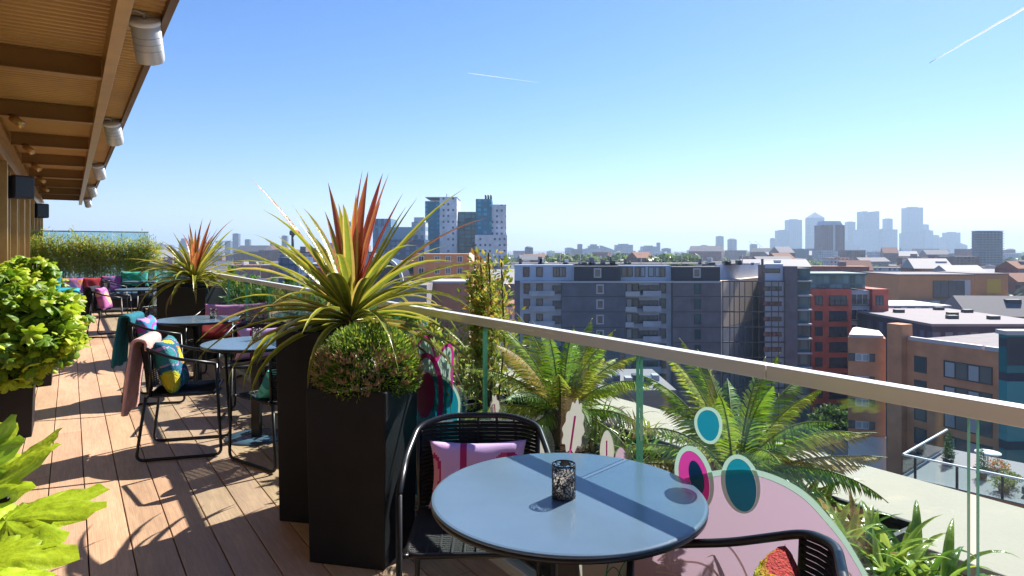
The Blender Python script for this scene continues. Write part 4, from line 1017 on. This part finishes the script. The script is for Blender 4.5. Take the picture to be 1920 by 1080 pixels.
t, w, z = block('office_block', 'glazed teal office corner with an orange panel at the right edge of the view', 1888, 1990, 70, 1.2, 628, facade('teal_glazing', (.04,.05,.07), (.03,.17,.19), 2.6, 3.6, .9, .75), M_['wroof'])
mb = MB(); mb.box(-w/2-.05, w/2, -.06, -.01, z-3.2, z-.2); mb.build('parapet_band', M_['attic_dark'], t)
mb = MB(); mb.box(-w/2+2, -w/2+5, -.09, -.03, z-7.5, z-4.4); mb.build('orange_panel', M_['red'], t)
t, w, z = block('terrace_block', 'white terraced block with long balconies below the tan flat roofed building', 1664, 1782, 165, 16, 576, facade('white_balconies', (.50,.53,.58), (.08,.12,.18), 3.4, 3.4, .55, .7), M_['wroof'])
mb = MB(); mb.box(-w/2, w/2, -1.5, 0, z-4.4, z-3.9); mb.build('balcony_slab', M_['band'], t); mb = MB(); mb.box(-w/2+4, w/2+7, -2.5, 0, GZ, z-8); mb.build('podium', M_['gbrick2'], t)
M_['tan'] = mat('tan_cladding', (.45,.24,.12), .8, var=.08, vs=.3)
t, w, z = block('modern_block', 'tan clad flat roofed building with teal windows above the white terraces', 1684, 1826, 190, 20, 517, M_['tan'], M_['parapet'])
Wm = wmesh(9, 5, M_['wframe'], M_['pane'], split=3); place('window', Wm, t, (3.6, -.03, z-6.4)); place('window', Wm, t, (6.4+w/2-8, -.03, z-14))
mb = MB(); mb.box(-w/2-.1, w/2-5, -1.8, -.02, z-11.5, z-7); mb.build('glazed_gallery', facade('gallery', (.3,.36,.36), (.2,.28,.27), 2.0, 4, .8, .8), t)
mb = MB(); mb.box(w/2-6, w/2-1, -.05, -.01, z-5.6, z-1.2); mb.build('white_panel', M_['band'], t)
t, w, z = block('modern_block', 'second tan building with a yellow panel at the far right', 1828, 1890, 215, 20, 515, M_['tan'], M_['parapet'])
mb = MB(); mb.box(-1.5, 3, -.06, -.01, z-6, z-1.4); mb.build('yellow_panel', mat('yellow_panel', (.50,.34,.06), .6), t)
mb = MB(); mb.box(-w/2-2, w/2+2.5, -3, -.1, GZ, z-7.6); mb.build('lower_wing', M_['tan'], t); place('window', Wm, t, (-.5, -3.03, z-13.4))

# --- orange brick blocks left of the grey one
Y = 175.0; u = Y/F; M_['orange'] = mat('orange_brick', (.60,.28,.13), .85, var=.1, vs=.5)
ob = thing('brick_building', 'orange brick building with a stepped top and two rows of square windows', 'building', (X_(820,Y), Y, 0))
ox = lambda px: (px-820)*u; oz = lambda py: Z_(py, Y)
for a, b, y0, zt_ in ((738,776,2,490),(776,880,0,476),(881,908,-3,492)):
    mb = MB(); mb.box(ox(a), ox(b), y0, 16, GZ, oz(zt_)); mb.build('wall', M_['orange'], ob)
mb = MB(); mb.prism([(ox(880),-.1),(ox(888),8),(ox(888),15),(ox(880),15)], GZ, oz(474)); mb.build('side_wall', M_['cream'], ob)
Wo = wmesh(1.5, 1.7, M_['wframe_w'], M_['pane'], split=1, t=.18)
for px in (790,820,840,862): 
    for py in (492, 514, 538, 562): place('window', Wo, ob, (ox(px), -.02, oz(py)))
for px in (754,768):
    for py in (515, 537): place('window', W2, ob, (ox(px), 1.98, oz(py)))
t, w, z = block('brick_building', 'lower brick building with a sloping pale roof edge in front of the orange one', 792, 880, 150, 12, 531, mat('brick_dark_orange', (.46,.21,.13), .85, var=.1, vs=.5), M_['band'])
# --- glass dome-roofed hall and neighbours behind the cordyline
dm = thing('domed_hall', 'dark barrel roofed hall with a pale arch behind the cordyline', 'building', (X_(712,140), 140, 0))
mb = MB(); mb.smooth = True; arc = [(-4.4*math.cos(a*math.pi/14), Z_(532,140)+5.2*math.sin(a*math.pi/14)) for a in range(15)]
mb.rings([[(x, y, z) for x, z in arc] for y in (0, 14)], False, False); mb.smooth = False; mb.poly([(x,0,z) for x,z in arc]); mb.build('vault', mat('dark_glazed_vault', (.03,.035,.06), .25), dm)
mb = MB(); a2 = [(-5.0*math.cos(a*math.pi/14), Z_(532,140)+5.8*math.sin(a*math.pi/14)) for a in range(15)]
mb.rings([[(x,-.3,z) for x,z in arc], [(x,-.3,z) for x,z in a2], [(x,.8,z) for x,z in a2], [(x,.8,z) for x,z in arc]], False, False); mb.build('arch', M_['wroof'], dm)
mb = MB(); mb.box(-8, 10, -1, 16, GZ, Z_(534,140)); mb.build('wall', M_['parapet'], dm)
block('brick_building', 'dark red brick building with white bands left of the barrel roof', 560, 692, 200, 18, 497, facade('red_bands', (.22,.05,.06), (.5,.5,.55), 40, 4.2, 1.0, .14, gr=.8), M_['wroof'])
block('office_block', 'dark blue glazed block left of the red banded building', 522, 560, 190, 14, 483, facade('blue_glazed', (.03,.07,.14), (.05,.10,.2), 2, 3, .8, .8))
t, w, z = block('plant_block', 'long low flat roofed block with rooftop plant left of the hospital', 525, 700, 330, 20, 474, facade('pale_plant', (.32,.34,.40), (.06,.09,.15), 5, 5, .6, .5), M_['attic_dark'])
for q in range(7): mb = MB(); x = -w/2+3+q*6; mb.box(x, x+rnd.uniform(2,4.5), 3, 8, z+.46, z+rnd.uniform(1.5,4.2)); mb.build('roof_unit', rnd.choice([M_['wframe'], M_['parapet']]), t)
mm = thing('mast', 'dark mast with a drum top on the skyline left of the cordyline', 'mast', (X_(545,330), 331, 0)); mb = MB(); mb.tube([(0,2,Z_(474,330)),(0,2,Z_(440,330))], .7, 8); mb.build('pole', M_['wframe'], mm); mb = MB(); mb.lathe([(0,0),(1.4,0),(1.7,1.2),(1.4,2.4),(0,2.4)], 10, (0,2,Z_(441,330))); mb.build('head', M_['wframe'], mm)
mm = thing('mast', 'tall dark flue with a green head rising behind the cordyline leaves', 'mast', (X_(676,300), 300, 0)); mb = MB(); mb.tube([(0,0,GZ),(0,0,Z_(425,300))], 1.2, 8); mb.build('pole', M_['wframe'], mm); mb = MB(); mb.lathe([(0,0),(1.9,0),(2.1,2),(1.7,3.4),(0,3.4)], 10, (-6.4,0,Z_(426,300))); mb.tube([(-6.4,0,GZ),(-6.4,0,Z_(424,300))], .6, 8); mb.build('head', mat('dark_green', (.02,.08,.07), .5), mm)

# --- the hospital
Y = 620.0; u = Y/F; hp = thing('hospital', 'tall blue and white panelled hospital towers on the skyline', 'building', (X_(870,Y), Y, 0))
hx = lambda px: (px-870)*u; hz = lambda py: Z_(py, Y)
blue = facade('blue_panels', (.0,.15,.24), (.0,.17,.27), 5.5, 4.2, .55, .6, .35, .4); white = facade('white_pixel', (.56,.58,.64), (.04,.06,.12), 4.4, 5.4, .42, .38, .3, .4); green = facade('green_glazing', (.005,.05,.09), (.01,.10,.12), 6, 3.8, .85, .8, .05)
def hbx(a, b, y0, y1, zt_, m, name='tower', zb_=GZ): mb = MB(); mb.box(hx(a), hx(b), y0, y1, zb_, hz(zt_)); mb.build(name, m, hp)
hbx(797, 825, 0, 40, 377, blue); hbx(825, 857, -4, 40, 371, white); hbx(798, 858, -2, 40, 369.5, M_['band'], 'roof', hz(371)); hbx(857, 890, 10, 40, 396, green, 'link_block')
hbx(892, 922, 0, 40, 373, blue); hbx(922, 949, 4, 40, 383, white); hbx(892, 951, -12, 30, 441, white, 'podium')
for px in (910, 915, 920): mb = MB(); mb.tube([(hx(px), 10, hz(374)), (hx(px), 10, hz(364))], 1.0, 8); mb.build('flue', M_['wframe'], hp)
hbx(836, 837, 5, 6, 362, M_['wframe'], 'antenna', hz(370))
h2 = thing('hospital', 'older stepped blue glass wing left of the hospital towers', 'building', (X_(745,560), 560, 0)); u2 = 560/F
def h2b(a, b, y0, y1, zt_, m, n_='wing'): mb = MB(); mb.box((a-745)*u2, (b-745)*u2, y0, y1, GZ, Z_(zt_, 560)); mb.build(n_, m, h2)
h2b(699, 733, 0, 30, 410, facade('ribbed_blue', (.12,.25,.36), (.04,.10,.18), 5, 20, .5, .9)); h2b(712, 775, -4, 20, 426, mat('pale_blue_clad', (.16,.30,.42), .6)); h2b(722, 798, -8, 26, 449, facade('navy_glazing', (.02,.06,.13), (.04,.10,.2), 4, 4, .7, .7)); h2b(771, 797, 2, 20, 416, facade('lattice', (.35,.42,.5), (.10,.2,.3), 5, 7, .5, .5)); h2b(775, 794, 4, 16, 407, M_['attic'], 'plant_room')

# --- far skyline: individual towers
TC = [mat('far_tower_blue', (.13,.17,.22), .6), mat('far_tower_grey', (.20,.22,.25), .6), mat('far_tower_dark', (.09,.12,.17), .6)]
FT = [facade('tower_a', (.09,.12,.17), (.05,.08,.12), 9, 9, .6, .6), facade('tower_b', (.12,.15,.20), (.07,.1,.15), 12, 8, .5, .5), facade('tower_c', (.08,.10,.14), (.04,.07,.1), 8, 10, .6, .5)]
def tower(label, a, b, top, Y, m, style='flat', depth=None, group='towers on the far skyline'):
    t = thing('tower', label, 'tower', (X_((a+b)/2, Y), Y, 0), 0, group); w = X_(b, Y)-X_(a, Y); z = Z_(top, Y); d = depth or w*.9
    mb = MB()
    if style == 'pyramid':
        h = w*.42; mb.box(-w/2,w/2,0,d,GZ,z-h); mb.build('shaft', m, t); mb = MB()
        i = [mb.add(p) for p in ((-w/2,0,z-h),(w/2,0,z-h),(w/2,d,z-h),(-w/2,d,z-h),(0,d/2,z))]
        for q in range(4): mb.face((i[q], i[(q+1)%4], i[4]))
        mb.build('pyramid_roof', m, t); return t
    if style == 'round':
        mb.rings([[(w/2*math.cos(k*math.tau/20), w/2+w/2*math.sin(k*math.tau/20), q) for k in range(20)] for q in (GZ, z-w*.12)]); mb.rings([[(r_*math.cos(k*math.tau/20), w/2+r_*math.sin(k*math.tau/20), q) for k in range(20)] for r_, q in ((w*.46, z-w*.119), (w*.30, z))])
    elif style == 'notch':
        mb.box(-w/2,w/2,0,d,GZ,z-w*.1); mb.box(-w/2,-w*.25,0,d,z-w*.099,z); mb.box(w*.25,w/2,0,d,z-w*.099,z)
    elif style == 'step':
        mb.box(-w/2,w/2,0,d,GZ,z-(z-GZ)*.3); mb.box(-w*.34,w*.38,0,d*.9,z-(z-GZ)*.2999,z-(z-GZ)*.12); mb.box(-w*.2,w*.24,0,d*.8,z-(z-GZ)*.1199,z)
    elif style == 'slope':
        mb.prism([(-w/2,GZ),(w/2,GZ),(w/2,z-w*.35),(-w/2,z)], 0, d); mb.v = [Vector((v.x, v.z, v.y)) for v in mb.v]
    else:
        mb.box(-w/2,w/2,0,d,GZ,z); mb.box(-w*.3,w*.25,d*.2,d*.7,z+.01,z+w*.06)
    mb.build('shaft', m, t); return t
CW = 4300
for a, b, top, dY, mi, stl, lb in [
 (1520,1546,397,0,0,'pyramid','tall hazy tower with a pyramid roof'),(1480,1504,412,150,1,'flat','flat topped hazy tower left of the pyramid roofed one'),(1460,1480,432,-100,0,'flat','short teal hazy tower left of the flat topped pair'),
 (1446,1457,446,-300,2,'round','small dark hazy tower at the left end of the tall cluster'),(1590,1604,416,100,0,'flat','slim hazy tower right of the brown tower'),(1584,1612,452,-50,1,'slope','low stepped hazy block at the foot of the slim tower'),
 (1620,1649,396,0,0,'notch','broad hazy tower with a notched top'),(1616,1652,430,-80,1,'flat','wide lower shoulder of the notched tower group'),(1661,1674,410,60,1,'flat','narrow hazy tower rising between two broad ones'),(1655,1683,430,-120,0,'flat','blocky hazy tower right of the notched one'),
 (1704,1731,389,0,0,'flat','tallest hazy tower on the right of the skyline'),(1698,1712,436,-50,2,'flat','low hazy block at the left foot of the tallest tower'),(1731,1742,421,80,1,'flat','stepped hazy tower touching the tallest one'),(1735,1750,432,-60,0,'flat','second step of hazy towers right of the tallest'),(1750,1761,441,40,1,'flat','third and lowest step of hazy towers right of the tallest'),
 (1692,1704,437,120,0,'flat','hazy block just left of the tallest tower'),(1779,1801,436,0,0,'flat','square hazy tower in the right hand group'),(1767,1780,445,30,1,'flat','hazy block left of the square tower'),(1800,1814,455,-40,2,'slope','low sloping hazy block right of the square tower'),(1893,1908,466,-1500,2,'round','small grey tower at the far right horizon')]:
    tower(lb, a, b, top, CW+dY, FT[mi], stl)
tower('brown tower block with a pale central stripe standing before the hazy cluster', 1542, 1584, 422, 1500, facade('far_brown', (.15,.075,.075), (.09,.05,.06), 4, 300, .3, .99), 'flat', 40, None)
o_ = bpy.data.objects[[o.name for o in COL.objects if o.get('label','').startswith('brown tower block')][0]]
mb = MB(); mb.box(-1.8, 3, -1.5, -.1, GZ, Z_(420,1500)); mb.build('stripe', M_['band'], o_)
mb = MB(); mb.prism([(-22,0),(22,0),(14,0.001),(14,8)][:2]+[(16,9),(-18,9)], 2, 38); mb.v = [Vector((v.x, v.z, v.y+Z_(422,1500)+.2)) for v in mb.v]; mb.build('roof_cap', M_['attic'], o_)
t = thing('tower', 'grey residential tower with stacked balcony rings near the right edge', 'tower', (X_(1858,950), 950, 0)); w = X_(1882,950)-X_(1833,950)
mb = MB(); mb.box(-w/2+1,w/2-1,1,14,GZ,Z_(434,950)); mb.build('shaft', facade('grid_tower', (.14,.15,.19), (.05,.07,.12), 5, 3.2, .6, .5), t)
zt_ = Z_(433,950); q = 0
while zt_-q*3.6 > -32 and q < 24:
    mb = MB(); mb.box(-w/2,w/2,-1,15,zt_-q*3.6-.5,zt_-q*3.6+.4); mb.build('balcony_ring', M_['parapet'], t); q += 1
tower('square grey block on the roofline left of the brown tower', 1488, 1517, 468, 1200, TC[1], 'flat', 30, None)
for a, b, top, Y_, mi, stl, lb in [(1345,1357,443,3500,0,'flat','left one of two round shouldered towers above the grey block'),(1367,1384,447,3300,2,'round','right one of two round shouldered towers above the grey block'),(1409,1420,458,3000,0,'flat','pale mid height block left of the tall cluster'),(1316,1327,460,3000,1,'flat','squat block on the horizon left of the paired towers'),(1332,1340,461,3000,1,'slope','tiny block beside the paired towers'),
 (1232,1238,455,3000,0,'flat','thin tower on the horizon above the middle of the grey block'),(1156,1187,459,2800,1,'flat','wide hazy slab on the horizon'),(1127,1153,460,2900,1,'slope','long hazy slab left of the wide one'),(1100,1126,458,2900,0,'step','stepped hazy slab at the left of the slab group'),(1083,1092,458,2500,2,'flat','dark small tower left of the slab group'),(1060,1076,465,2800,1,'flat','low hazy block left of the dark small tower'),(1205,1232,462,2900,0,'flat','low long hazy block right of the wide slab'),(1243,1258,466,2600,2,'flat','darker low block right of the thin tower'),
 (436,447,438,2600,0,'flat','tallest hazy tower left of the nearer cordyline'),(459,468,449,2600,0,'flat','shorter hazy tower between the two cordylines'),(421,432,452,2700,0,'flat','hazy tower right of the farther cordyline'),(404,415,452,2800,1,'flat','hazy tower behind the right leaves of the farther cordyline'),(383,394,455,2800,1,'flat','hazy tower behind the middle leaves of the farther cordyline'),(506,518,456,2400,1,'slope','hazy sloping block left of the mast'),(528,538,442,2300,1,'flat','pale tower just left of the mast'),(335,350,447,3000,0,'step','hazy stepped tower behind the upright leaves of the farther cordyline'),(290,305,458,2900,1,'flat','hazy block right of the glass screen'),(312,325,459,2900,1,'step','stepped hazy block right of the glass screen'),(616,628,456,1500,1,'flat','pale tower seen between the nearer cordyline leaves')]:
    tower(lb, a, b, top, Y_, FT[mi], stl, None, 'scattered towers along the horizon')
tower('round topped dark block right of the hospital', 984, 1000, 462, 1600, FT[2], 'round', None, None)
sp = thing('church', 'dark church spire on the horizon between the far clusters', 'church', (X_(1690,1900), 1900, 0)); mb = MB(); mb.box(-5,5,0,10,GZ,Z_(480,1900)); mb.build('tower', TC[2], sp)
mb = MB(); i = [mb.add(p) for p in ((-5,0,Z_(480,1900)),(5,0,Z_(480,1900)),(5,10,Z_(480,1900)),(-5,10,Z_(480,1900)),(0,5,Z_(463,1900)))]
for q in range(4): mb.face((i[q], i[(q+1)%4], i[4]))
mb.build('spire', TC[2], sp)
cd = thing('domed_building', 'small building with a turquoise copper dome among the right hand roofs', 'building', (X_(1661,330), 330, 0)); mb = MB(); mb.lathe([(0,GZ),(4.2,GZ),(4.2,Z_(527,330)),(0,Z_(527,330))], 16); mb.build('drum', M_['parapet'], cd); mb = MB(); mb.lathe([(3.9,Z_(527,330)+.01),(3.4,Z_(520,330)),(1.8,Z_(515,330)),(.1,Z_(513,330))], 16); mb.build('dome', mat('verdigris', (.08,.42,.40), .6), cd)
for sx, lb in ((1412,'left tower crane on the horizon'),(1424,'right tower crane on the horizon')):
    t = thing('crane', lb, 'crane', (X_(sx,3200), 3200, 0)); mb = MB(); mb.tube([(0,0,GZ),(0,0,Z_(462,3200))], 1.3, 4); mb.build('mast', TC[2], t); mb = MB(); mb.tube([(12,0,Z_(463,3200)),(-22,0,Z_(455,3200)+8)], 1.0, 4); mb.build('jib', TC[2], t)

# --- the roofs in between
r = random.Random(12)
kinds = [('brick_block', 'brown brick block among the mid distance roofs', facade('f_brown', (.22,.12,.09), (.08,.10,.14), 3.4, 3.2, .45, .5, .1), 'brown brick blocks in the mid distance'),
 ('white_block', 'pale rendered block among the mid distance roofs', facade('f_white', (.46,.47,.50), (.08,.11,.16), 3.2, 3.2, .5, .5, .1), 'pale blocks in the mid distance'),
 ('grey_block', 'grey block with rows of windows among the mid distance roofs', facade('f_grey', (.24,.25,.29), (.06,.09,.14), 3.6, 3.3, .6, .5, .1), 'grey blocks in the mid distance'),
 ('red_block', 'dark red brick block among the mid distance roofs', facade('f_red', (.25,.08,.06), (.09,.10,.14), 3.0, 3.1, .45, .5, .1), 'dark red brick blocks in the mid distance')]
roofs = [mat('roof_slate', (.13,.13,.15), .8), mat('roof_light', (.32,.31,.33), .7), mat('roof_tile', (.26,.12,.08), .9), M_['groof']]
taken = [(900,1560,120,158),(1490,1700,130,162),(1560,1990,60,135),(1650,1800,150,192),(1670,1900,180,245),(720,925,145,200),(640,770,135,160),(500,715,185,225),(500,720,325,360),(680,980,540,680),(1640,1680,322,340),(650,700,290,310)]
cnt = 0; tries = 0
while cnt < 285 and tries < 9000:
    tries += 1; Y = 165*math.exp(r.random()*3.0) if r.random() < .8 else r.uniform(160, 420); px = r.uniform(250, 1990)
    wm = r.uniform(9, 26)*(1+Y/900); dm_ = r.uniform(9, 16)*(1+Y/1200); hw = wm/2/Y*F
    if any(px+hw > a and px-hw < b and Y+dm_ > c and Y < d for a, b, c, d in taken): continue
    ztop = r.uniform(-26, -12) if Y < 300 else r.uniform(-23, -6) if Y < 900 else r.uniform(-20, 3)
    k = r.choices(range(4), (4,2.4,3,2.6))[0]; nm, lb, m, g = kinds[k]; rz = r.uniform(-.5, .5)
    Z_q = (CZ-ztop)*F/Y
    pitched = k in (0, 3) and r.random() < .6 and Y < 1500; ri = r.choices(range(4), (4,2,3,2))[0]
    zone = [z_ for a_, z_ in ((400,'behind the farther cordyline'),(520,'between the two cordylines'),(700,'behind the nearer cordyline'),(800,'left of the orange building'),(960,'around the hospital'),(1080,'above grey block left end'),(1200,'over the middle grey block'),(1350,'above grey block right half'),(1460,'left of the pyramid tower'),(1550,'around the brown tower'),(1640,'over the red block'),(1700,'below the notched tower'),(1790,'below the tallest far tower'),(1880,'around the balcony ringed tower'),(3000,'at the right edge of the view')) if px < a_][0]
    lb = ('low ' if Z_q > 34 else '')+('wide ' if wm*F/Y > 60 else 'narrow ' if wm*F/Y < 25 else '')+['brown brick','pale','grey','dark red'][k]+' block, '+('pitched ' if pitched else 'flat ')+['slate','light','tiled' if pitched else 'brown','pale grey'][ri]+' roof '+zone+(' nearby' if Y < 300 else ' midway' if Y < 900 else ' far off')
    t = thing(nm, lb, 'building', (X_(px, Y), Y, 0), rz, g); mb = MB(); mb.box(-wm/2, wm/2, 0, dm_, GZ, ztop); mb.build('wall', m, t)
    rm = roofs[ri]; mb = MB()
    if pitched:
        h = dm_*.32; i = [mb.add(p) for p in ((-wm/2-.3,-.3,ztop),(wm/2+.3,-.3,ztop),(wm/2+.3,dm_+.3,ztop),(-wm/2-.3,dm_+.3,ztop),(-wm/2,dm_/2,ztop+h),(wm/2,dm_/2,ztop+h))]
        for q in ((0,1,5,4),(2,3,4,5),(1,2,5),(3,0,4)): mb.face([i[z] for z in q])
    else:
        mb.box(-wm/2-.2, wm/2+.2, -.2, dm_+.2, ztop+.01, ztop+.4)
    mb.build('roof', rm, t)
    if Y < 900:
        mb = MB(); x = r.uniform(-wm*.35, wm*.2); mb.box(x, x+r.uniform(2,5), dm_*.3, dm_*.6, ztop+.41, ztop+r.uniform(1.6,4)); mb.build('roof_unit', r.choice([M_['parapet'], M_['band'], M_['attic_dark']]), t)
    taken.append((px-hw*.9, px+hw*.9, Y-2, Y+dm_)); cnt += 1

# tree belts beyond: one mass nobody could count
def clump(mb, r, c, R_, cols, n=60):
    for _ in range(n):
        d = Vector((r.gauss(0,1), r.gauss(0,1), abs(r.gauss(0,1)))).normalized(); p = Vector(c)+Vector((d.x*R_, d.y*R_, d.z*R_*.7))*r.uniform(.6, 1.05); s_ = R_*r.uniform(.16,.34)
        a = (d+Vector((r.gauss(0,.5), r.gauss(0,.5), r.gauss(0,.5)))).normalized(); b = a.orthogonal().normalized(); c_ = a.cross(b); mb.col = jit(r.choice(cols), r, .25)
        mb.poly([p+b*s_, p+c_*s_, p-b*s_, p-c_*s_])
TG = [(.07,.12,.03),(.10,.17,.04),(.05,.09,.03),(.15,.22,.05)]
mb = MB()
for _ in range(620):
    Y = 240*math.exp(r.random()*2.6); clump(mb, r, (X_(r.uniform(240,1990), Y), Y, r.uniform(-30,-21)), r.uniform(5,9)*(1+Y/1500), TG, 26)
for _ in range(70): clump(mb, r, (X_(r.uniform(1020,1290), 640), 640+r.uniform(-40,40), r.uniform(-16,-9)), 9, TG[1:]+[(.2,.28,.05)], 40)
tag(mb.build('distant_trees', LEAF), 'tree tops showing between the far roofs', None, None, 'stuff')
# a few trees and low roofs down in the street before the grey block
def tree(x, y, zt_, R_, label, seed):
    r = random.Random(seed); t = thing('street_tree', label, 'tree', (x, y, GZ), 0, 'street trees below the grey block'); H = zt_-GZ
    mb = MB(); mb.tube([(0,0,0),(.1,0,H*.3),(0,.1,H*.62)], [.35,.28,.15], 8)
    for q in range(5): a = q*1.25; mb.tube([(0,.05,H*.4),(math.cos(a)*R_*.5, math.sin(a)*R_*.5, H*.68)], [.14,.05], 6)
    mb.build('trunk', BARK, t); mb = MB()
    for q in range(9):
        a = r.random()*6.3; k = r.uniform(0,.65)*R_; leafcloud(mb, r, 520, (math.cos(a)*k, math.sin(a)*k, H*r.uniform(.6,.88)), (R_*.45,R_*.45,H*.13), .7, TG, .6, .4, .2)
    mb.build('crown', LEAF, t)
for px, Y, py, R_, lb, sd in [(1180,104,700,5,'street tree with its top showing between the two cycads'),(1215,112,712,5,'second street tree right of the one between the cycads'),(1020,100,690,5,'street tree behind the left cycad'),(1560,108,760,5,'street tree behind the right cycad'),(1390,110,770,5,'street tree low in the shade of the grey block')] and [(a,b,c,d,e,90+i) for i,(a,b,c,d,e) in enumerate([(1180,104,700,5,'street tree with its top showing between the two cycads'),(1215,112,712,5,'second street tree right of the one between the cycads'),(1020,100,690,5,'street tree behind the left cycad'),(1560,108,760,5,'street tree behind the right cycad'),(1390,110,770,5,'street tree low in the shade of the grey block')])]:
    tree(X_(px,Y), Y, Z_(py,Y), R_, lb, sd)
# lower planted roof terrace seen through the glass at the right
LT = thing('roof_garden', 'lower railed roof terrace with white coping seen through the glass at the right', 'roof terrace', (X_(1868,33), 33, Z_(905,33)), TH+R(8))
mb = MB(); mb.box(-2.6,4.5,-2.6,3.4,GZ-Z_(905,30),-.01); mb.build('wall', M_['brown'], LT)
mb = MB(); mb.box(-2.6,4.5,-2.6,3.4,-.009,.06); mb.build('floor', M_['groof'], LT)
for (x0, x1, y0, y1) in ((-2.6,4.5,-2.6,-2.5),(-2.6,-2.5,-2.5,3.4),(-2.6,4.5,3.3,3.4)):
    mb = MB(); mb.box(x0,x1,y0,y1,1.10,1.18); mb.build('rail', M_['white'], LT)
    mb = MB(); mb.box(x0+.02,x1-.02,y0+.03,y1-.03,.08,1.08); mb.build('glass_panel', M_['glass'], LT)
for x, y in [(-2.55,-2.55),(-1,-2.55),(.6,-2.55),(2.2,-2.55),(3.8,-2.55),(-2.55,-.8),(-2.55,1),(-2.55,2.8)]: mb = MB(); mb.box(x-.05,x+.05,y-.05,y+.05,.06,1.1); mb.build('post', M_['wframe'], LT)
lw = LT.matrix_basis if False else Matrix.Translation(LT.location) @ Matrix.Rotation(TH+R(8), 4, 'Z')
r = random.Random(8)
for q, (x, y, kind, lb) in enumerate([(0,.6,0,'left small conical conifer on the lower roof terrace'),(1.2,2.4,0,'middle conical conifer on the lower roof terrace'),(2.2,2.6,0,'right conical conifer on the lower roof terrace'),(-1.4,-.6,1,'low olive shrub at the corner of the lower roof terrace'),(-.3,-.6,1,'rounded green shrub in the middle of the lower roof terrace'),(1.4,.2,2,'orange and red flower tub on the lower roof terrace')]):
    p = lw @ Vector((x, y, .06)); t = thing(['conifer','low_shrub','flower_tub'][kind], lb, ['conifer','shrub','flowers'][kind], p)
    mb = MB(); mb.lathe([(0,0),(.2,0),(.26,.3),(0,.3)], 12); mb.build('pot', M_['band'] if kind == 2 else M_['wframe'], t); mb = MB()
    if kind == 0:
        for z in range(12): k = 1-z/12; leafcloud(mb, r, int(90*k)+15, (0,0,.35+z*.1), (.30*k+.03,.30*k+.03,.08), .1, [(.03,.08,.03),(.04,.11,.03)], .35, .5, .4)
    else: leafcloud(mb, r, 500, (0,0,.45), (.55,.5,.3), .11, [(.2,.24,.05),(.28,.26,.06),(.1,.18,.04)] if kind == 1 else [(.55,.16,.03),(.5,.05,.04),(.15,.28,.04),(.6,.35,.05)], .5, .4, .3)
    mb.build('foliage', LEAF, t)
p = lw @ Vector((-.6,-1.7,.06)); t = thing('outdoor_sofa', 'dark blue outdoor sofa on the lower roof terrace', 'sofa', p, TH+R(8)); mb = MB(); mb.box(-.9,.9,-.4,.4,.1,.45); mb.build('seat', mat('navy_cushion', (.05,.08,.13), .9), t, bevel=.05); mb = MB(); mb.box(-.9,.9,-.42,-.25,.46,.85); mb.build('backrest', mat('navy_back', (.06,.10,.15), .9), t, bevel=.05)
p = lw @ Vector((2.4,.9,.06)); t = thing('parasol_table', 'white round table on the lower roof terrace', 'table', p); mb = MB(); mb.lathe([(0,.72),(.6,.72),(.6,.76),(0,.76)], 24); mb.build('tabletop', M_['white'], t); mb = MB(); mb.tube([(0,0,0),(0,0,.72)], .04); mb.build('leg', M_['white'], t)
# low flat roof with parked plant between the cycads
t, w, z = block('low_roof', 'low pale flat roof with dark roof units seen between the cycads', 1130, 1262, 48, 8, 742, M_['groof'], M_['groof'])
for q in range(6): mb = MB(); x = -w/2+.5+q*.75; mb.box(x, x+.5, 2+q%2, 2.9+q%2, z+.46, z+.9); mb.build('roof_unit', r.choice([M_['wframe'], M_['seatpad'], M_['band']]), t)

# contrails high above the haze
M_['trail'] = mat('contrail', (.9,.9,.95), 1, emis=None, trans=.95, alpha=1)
def trail(label, a, b, Yc, rad):
    mb = MB(); p0 = ray(*a, Yc); p1 = ray(*b, Yc); mb.tube([p0.lerp(p1, k/12)+Vector((0,0,math.sin(k*2)*rad*.15)) for k in range(13)], [rad*(.25+.75*k/12) for k in range(13)], 6); tag(mb.build('contrail', M_['trail']), label, 'contrail')
trail('bright white contrail at the upper right of the sky', (1743,118), (1960,-8), 17500, 42)
trail('faint short contrail high in the middle of the sky', (1010,155), (878,137), 17500, 5)

# the air between here and the far towers
hz_m = bpy.data.materials.new('haze'); hz_m.use_nodes = True; nt = hz_m.node_tree; nt.nodes.remove(nt.nodes['Principled BSDF'])
pv = nt.nodes.new('ShaderNodeVolumePrincipled'); pv.inputs['Color'].default_value = (.56,.75,1,1); pv.inputs['Density'].default_value = .00014; pv.inputs['Anisotropy'].default_value = .2
nt.links.new(pv.outputs[0], nt.nodes['Material Output'].inputs['Volume'])
mb = MB(); mb.box(-9500, 12500, -500, 15500, GZ-3, 330); tag(mb.build('haze', hz_m), kind='stuff')
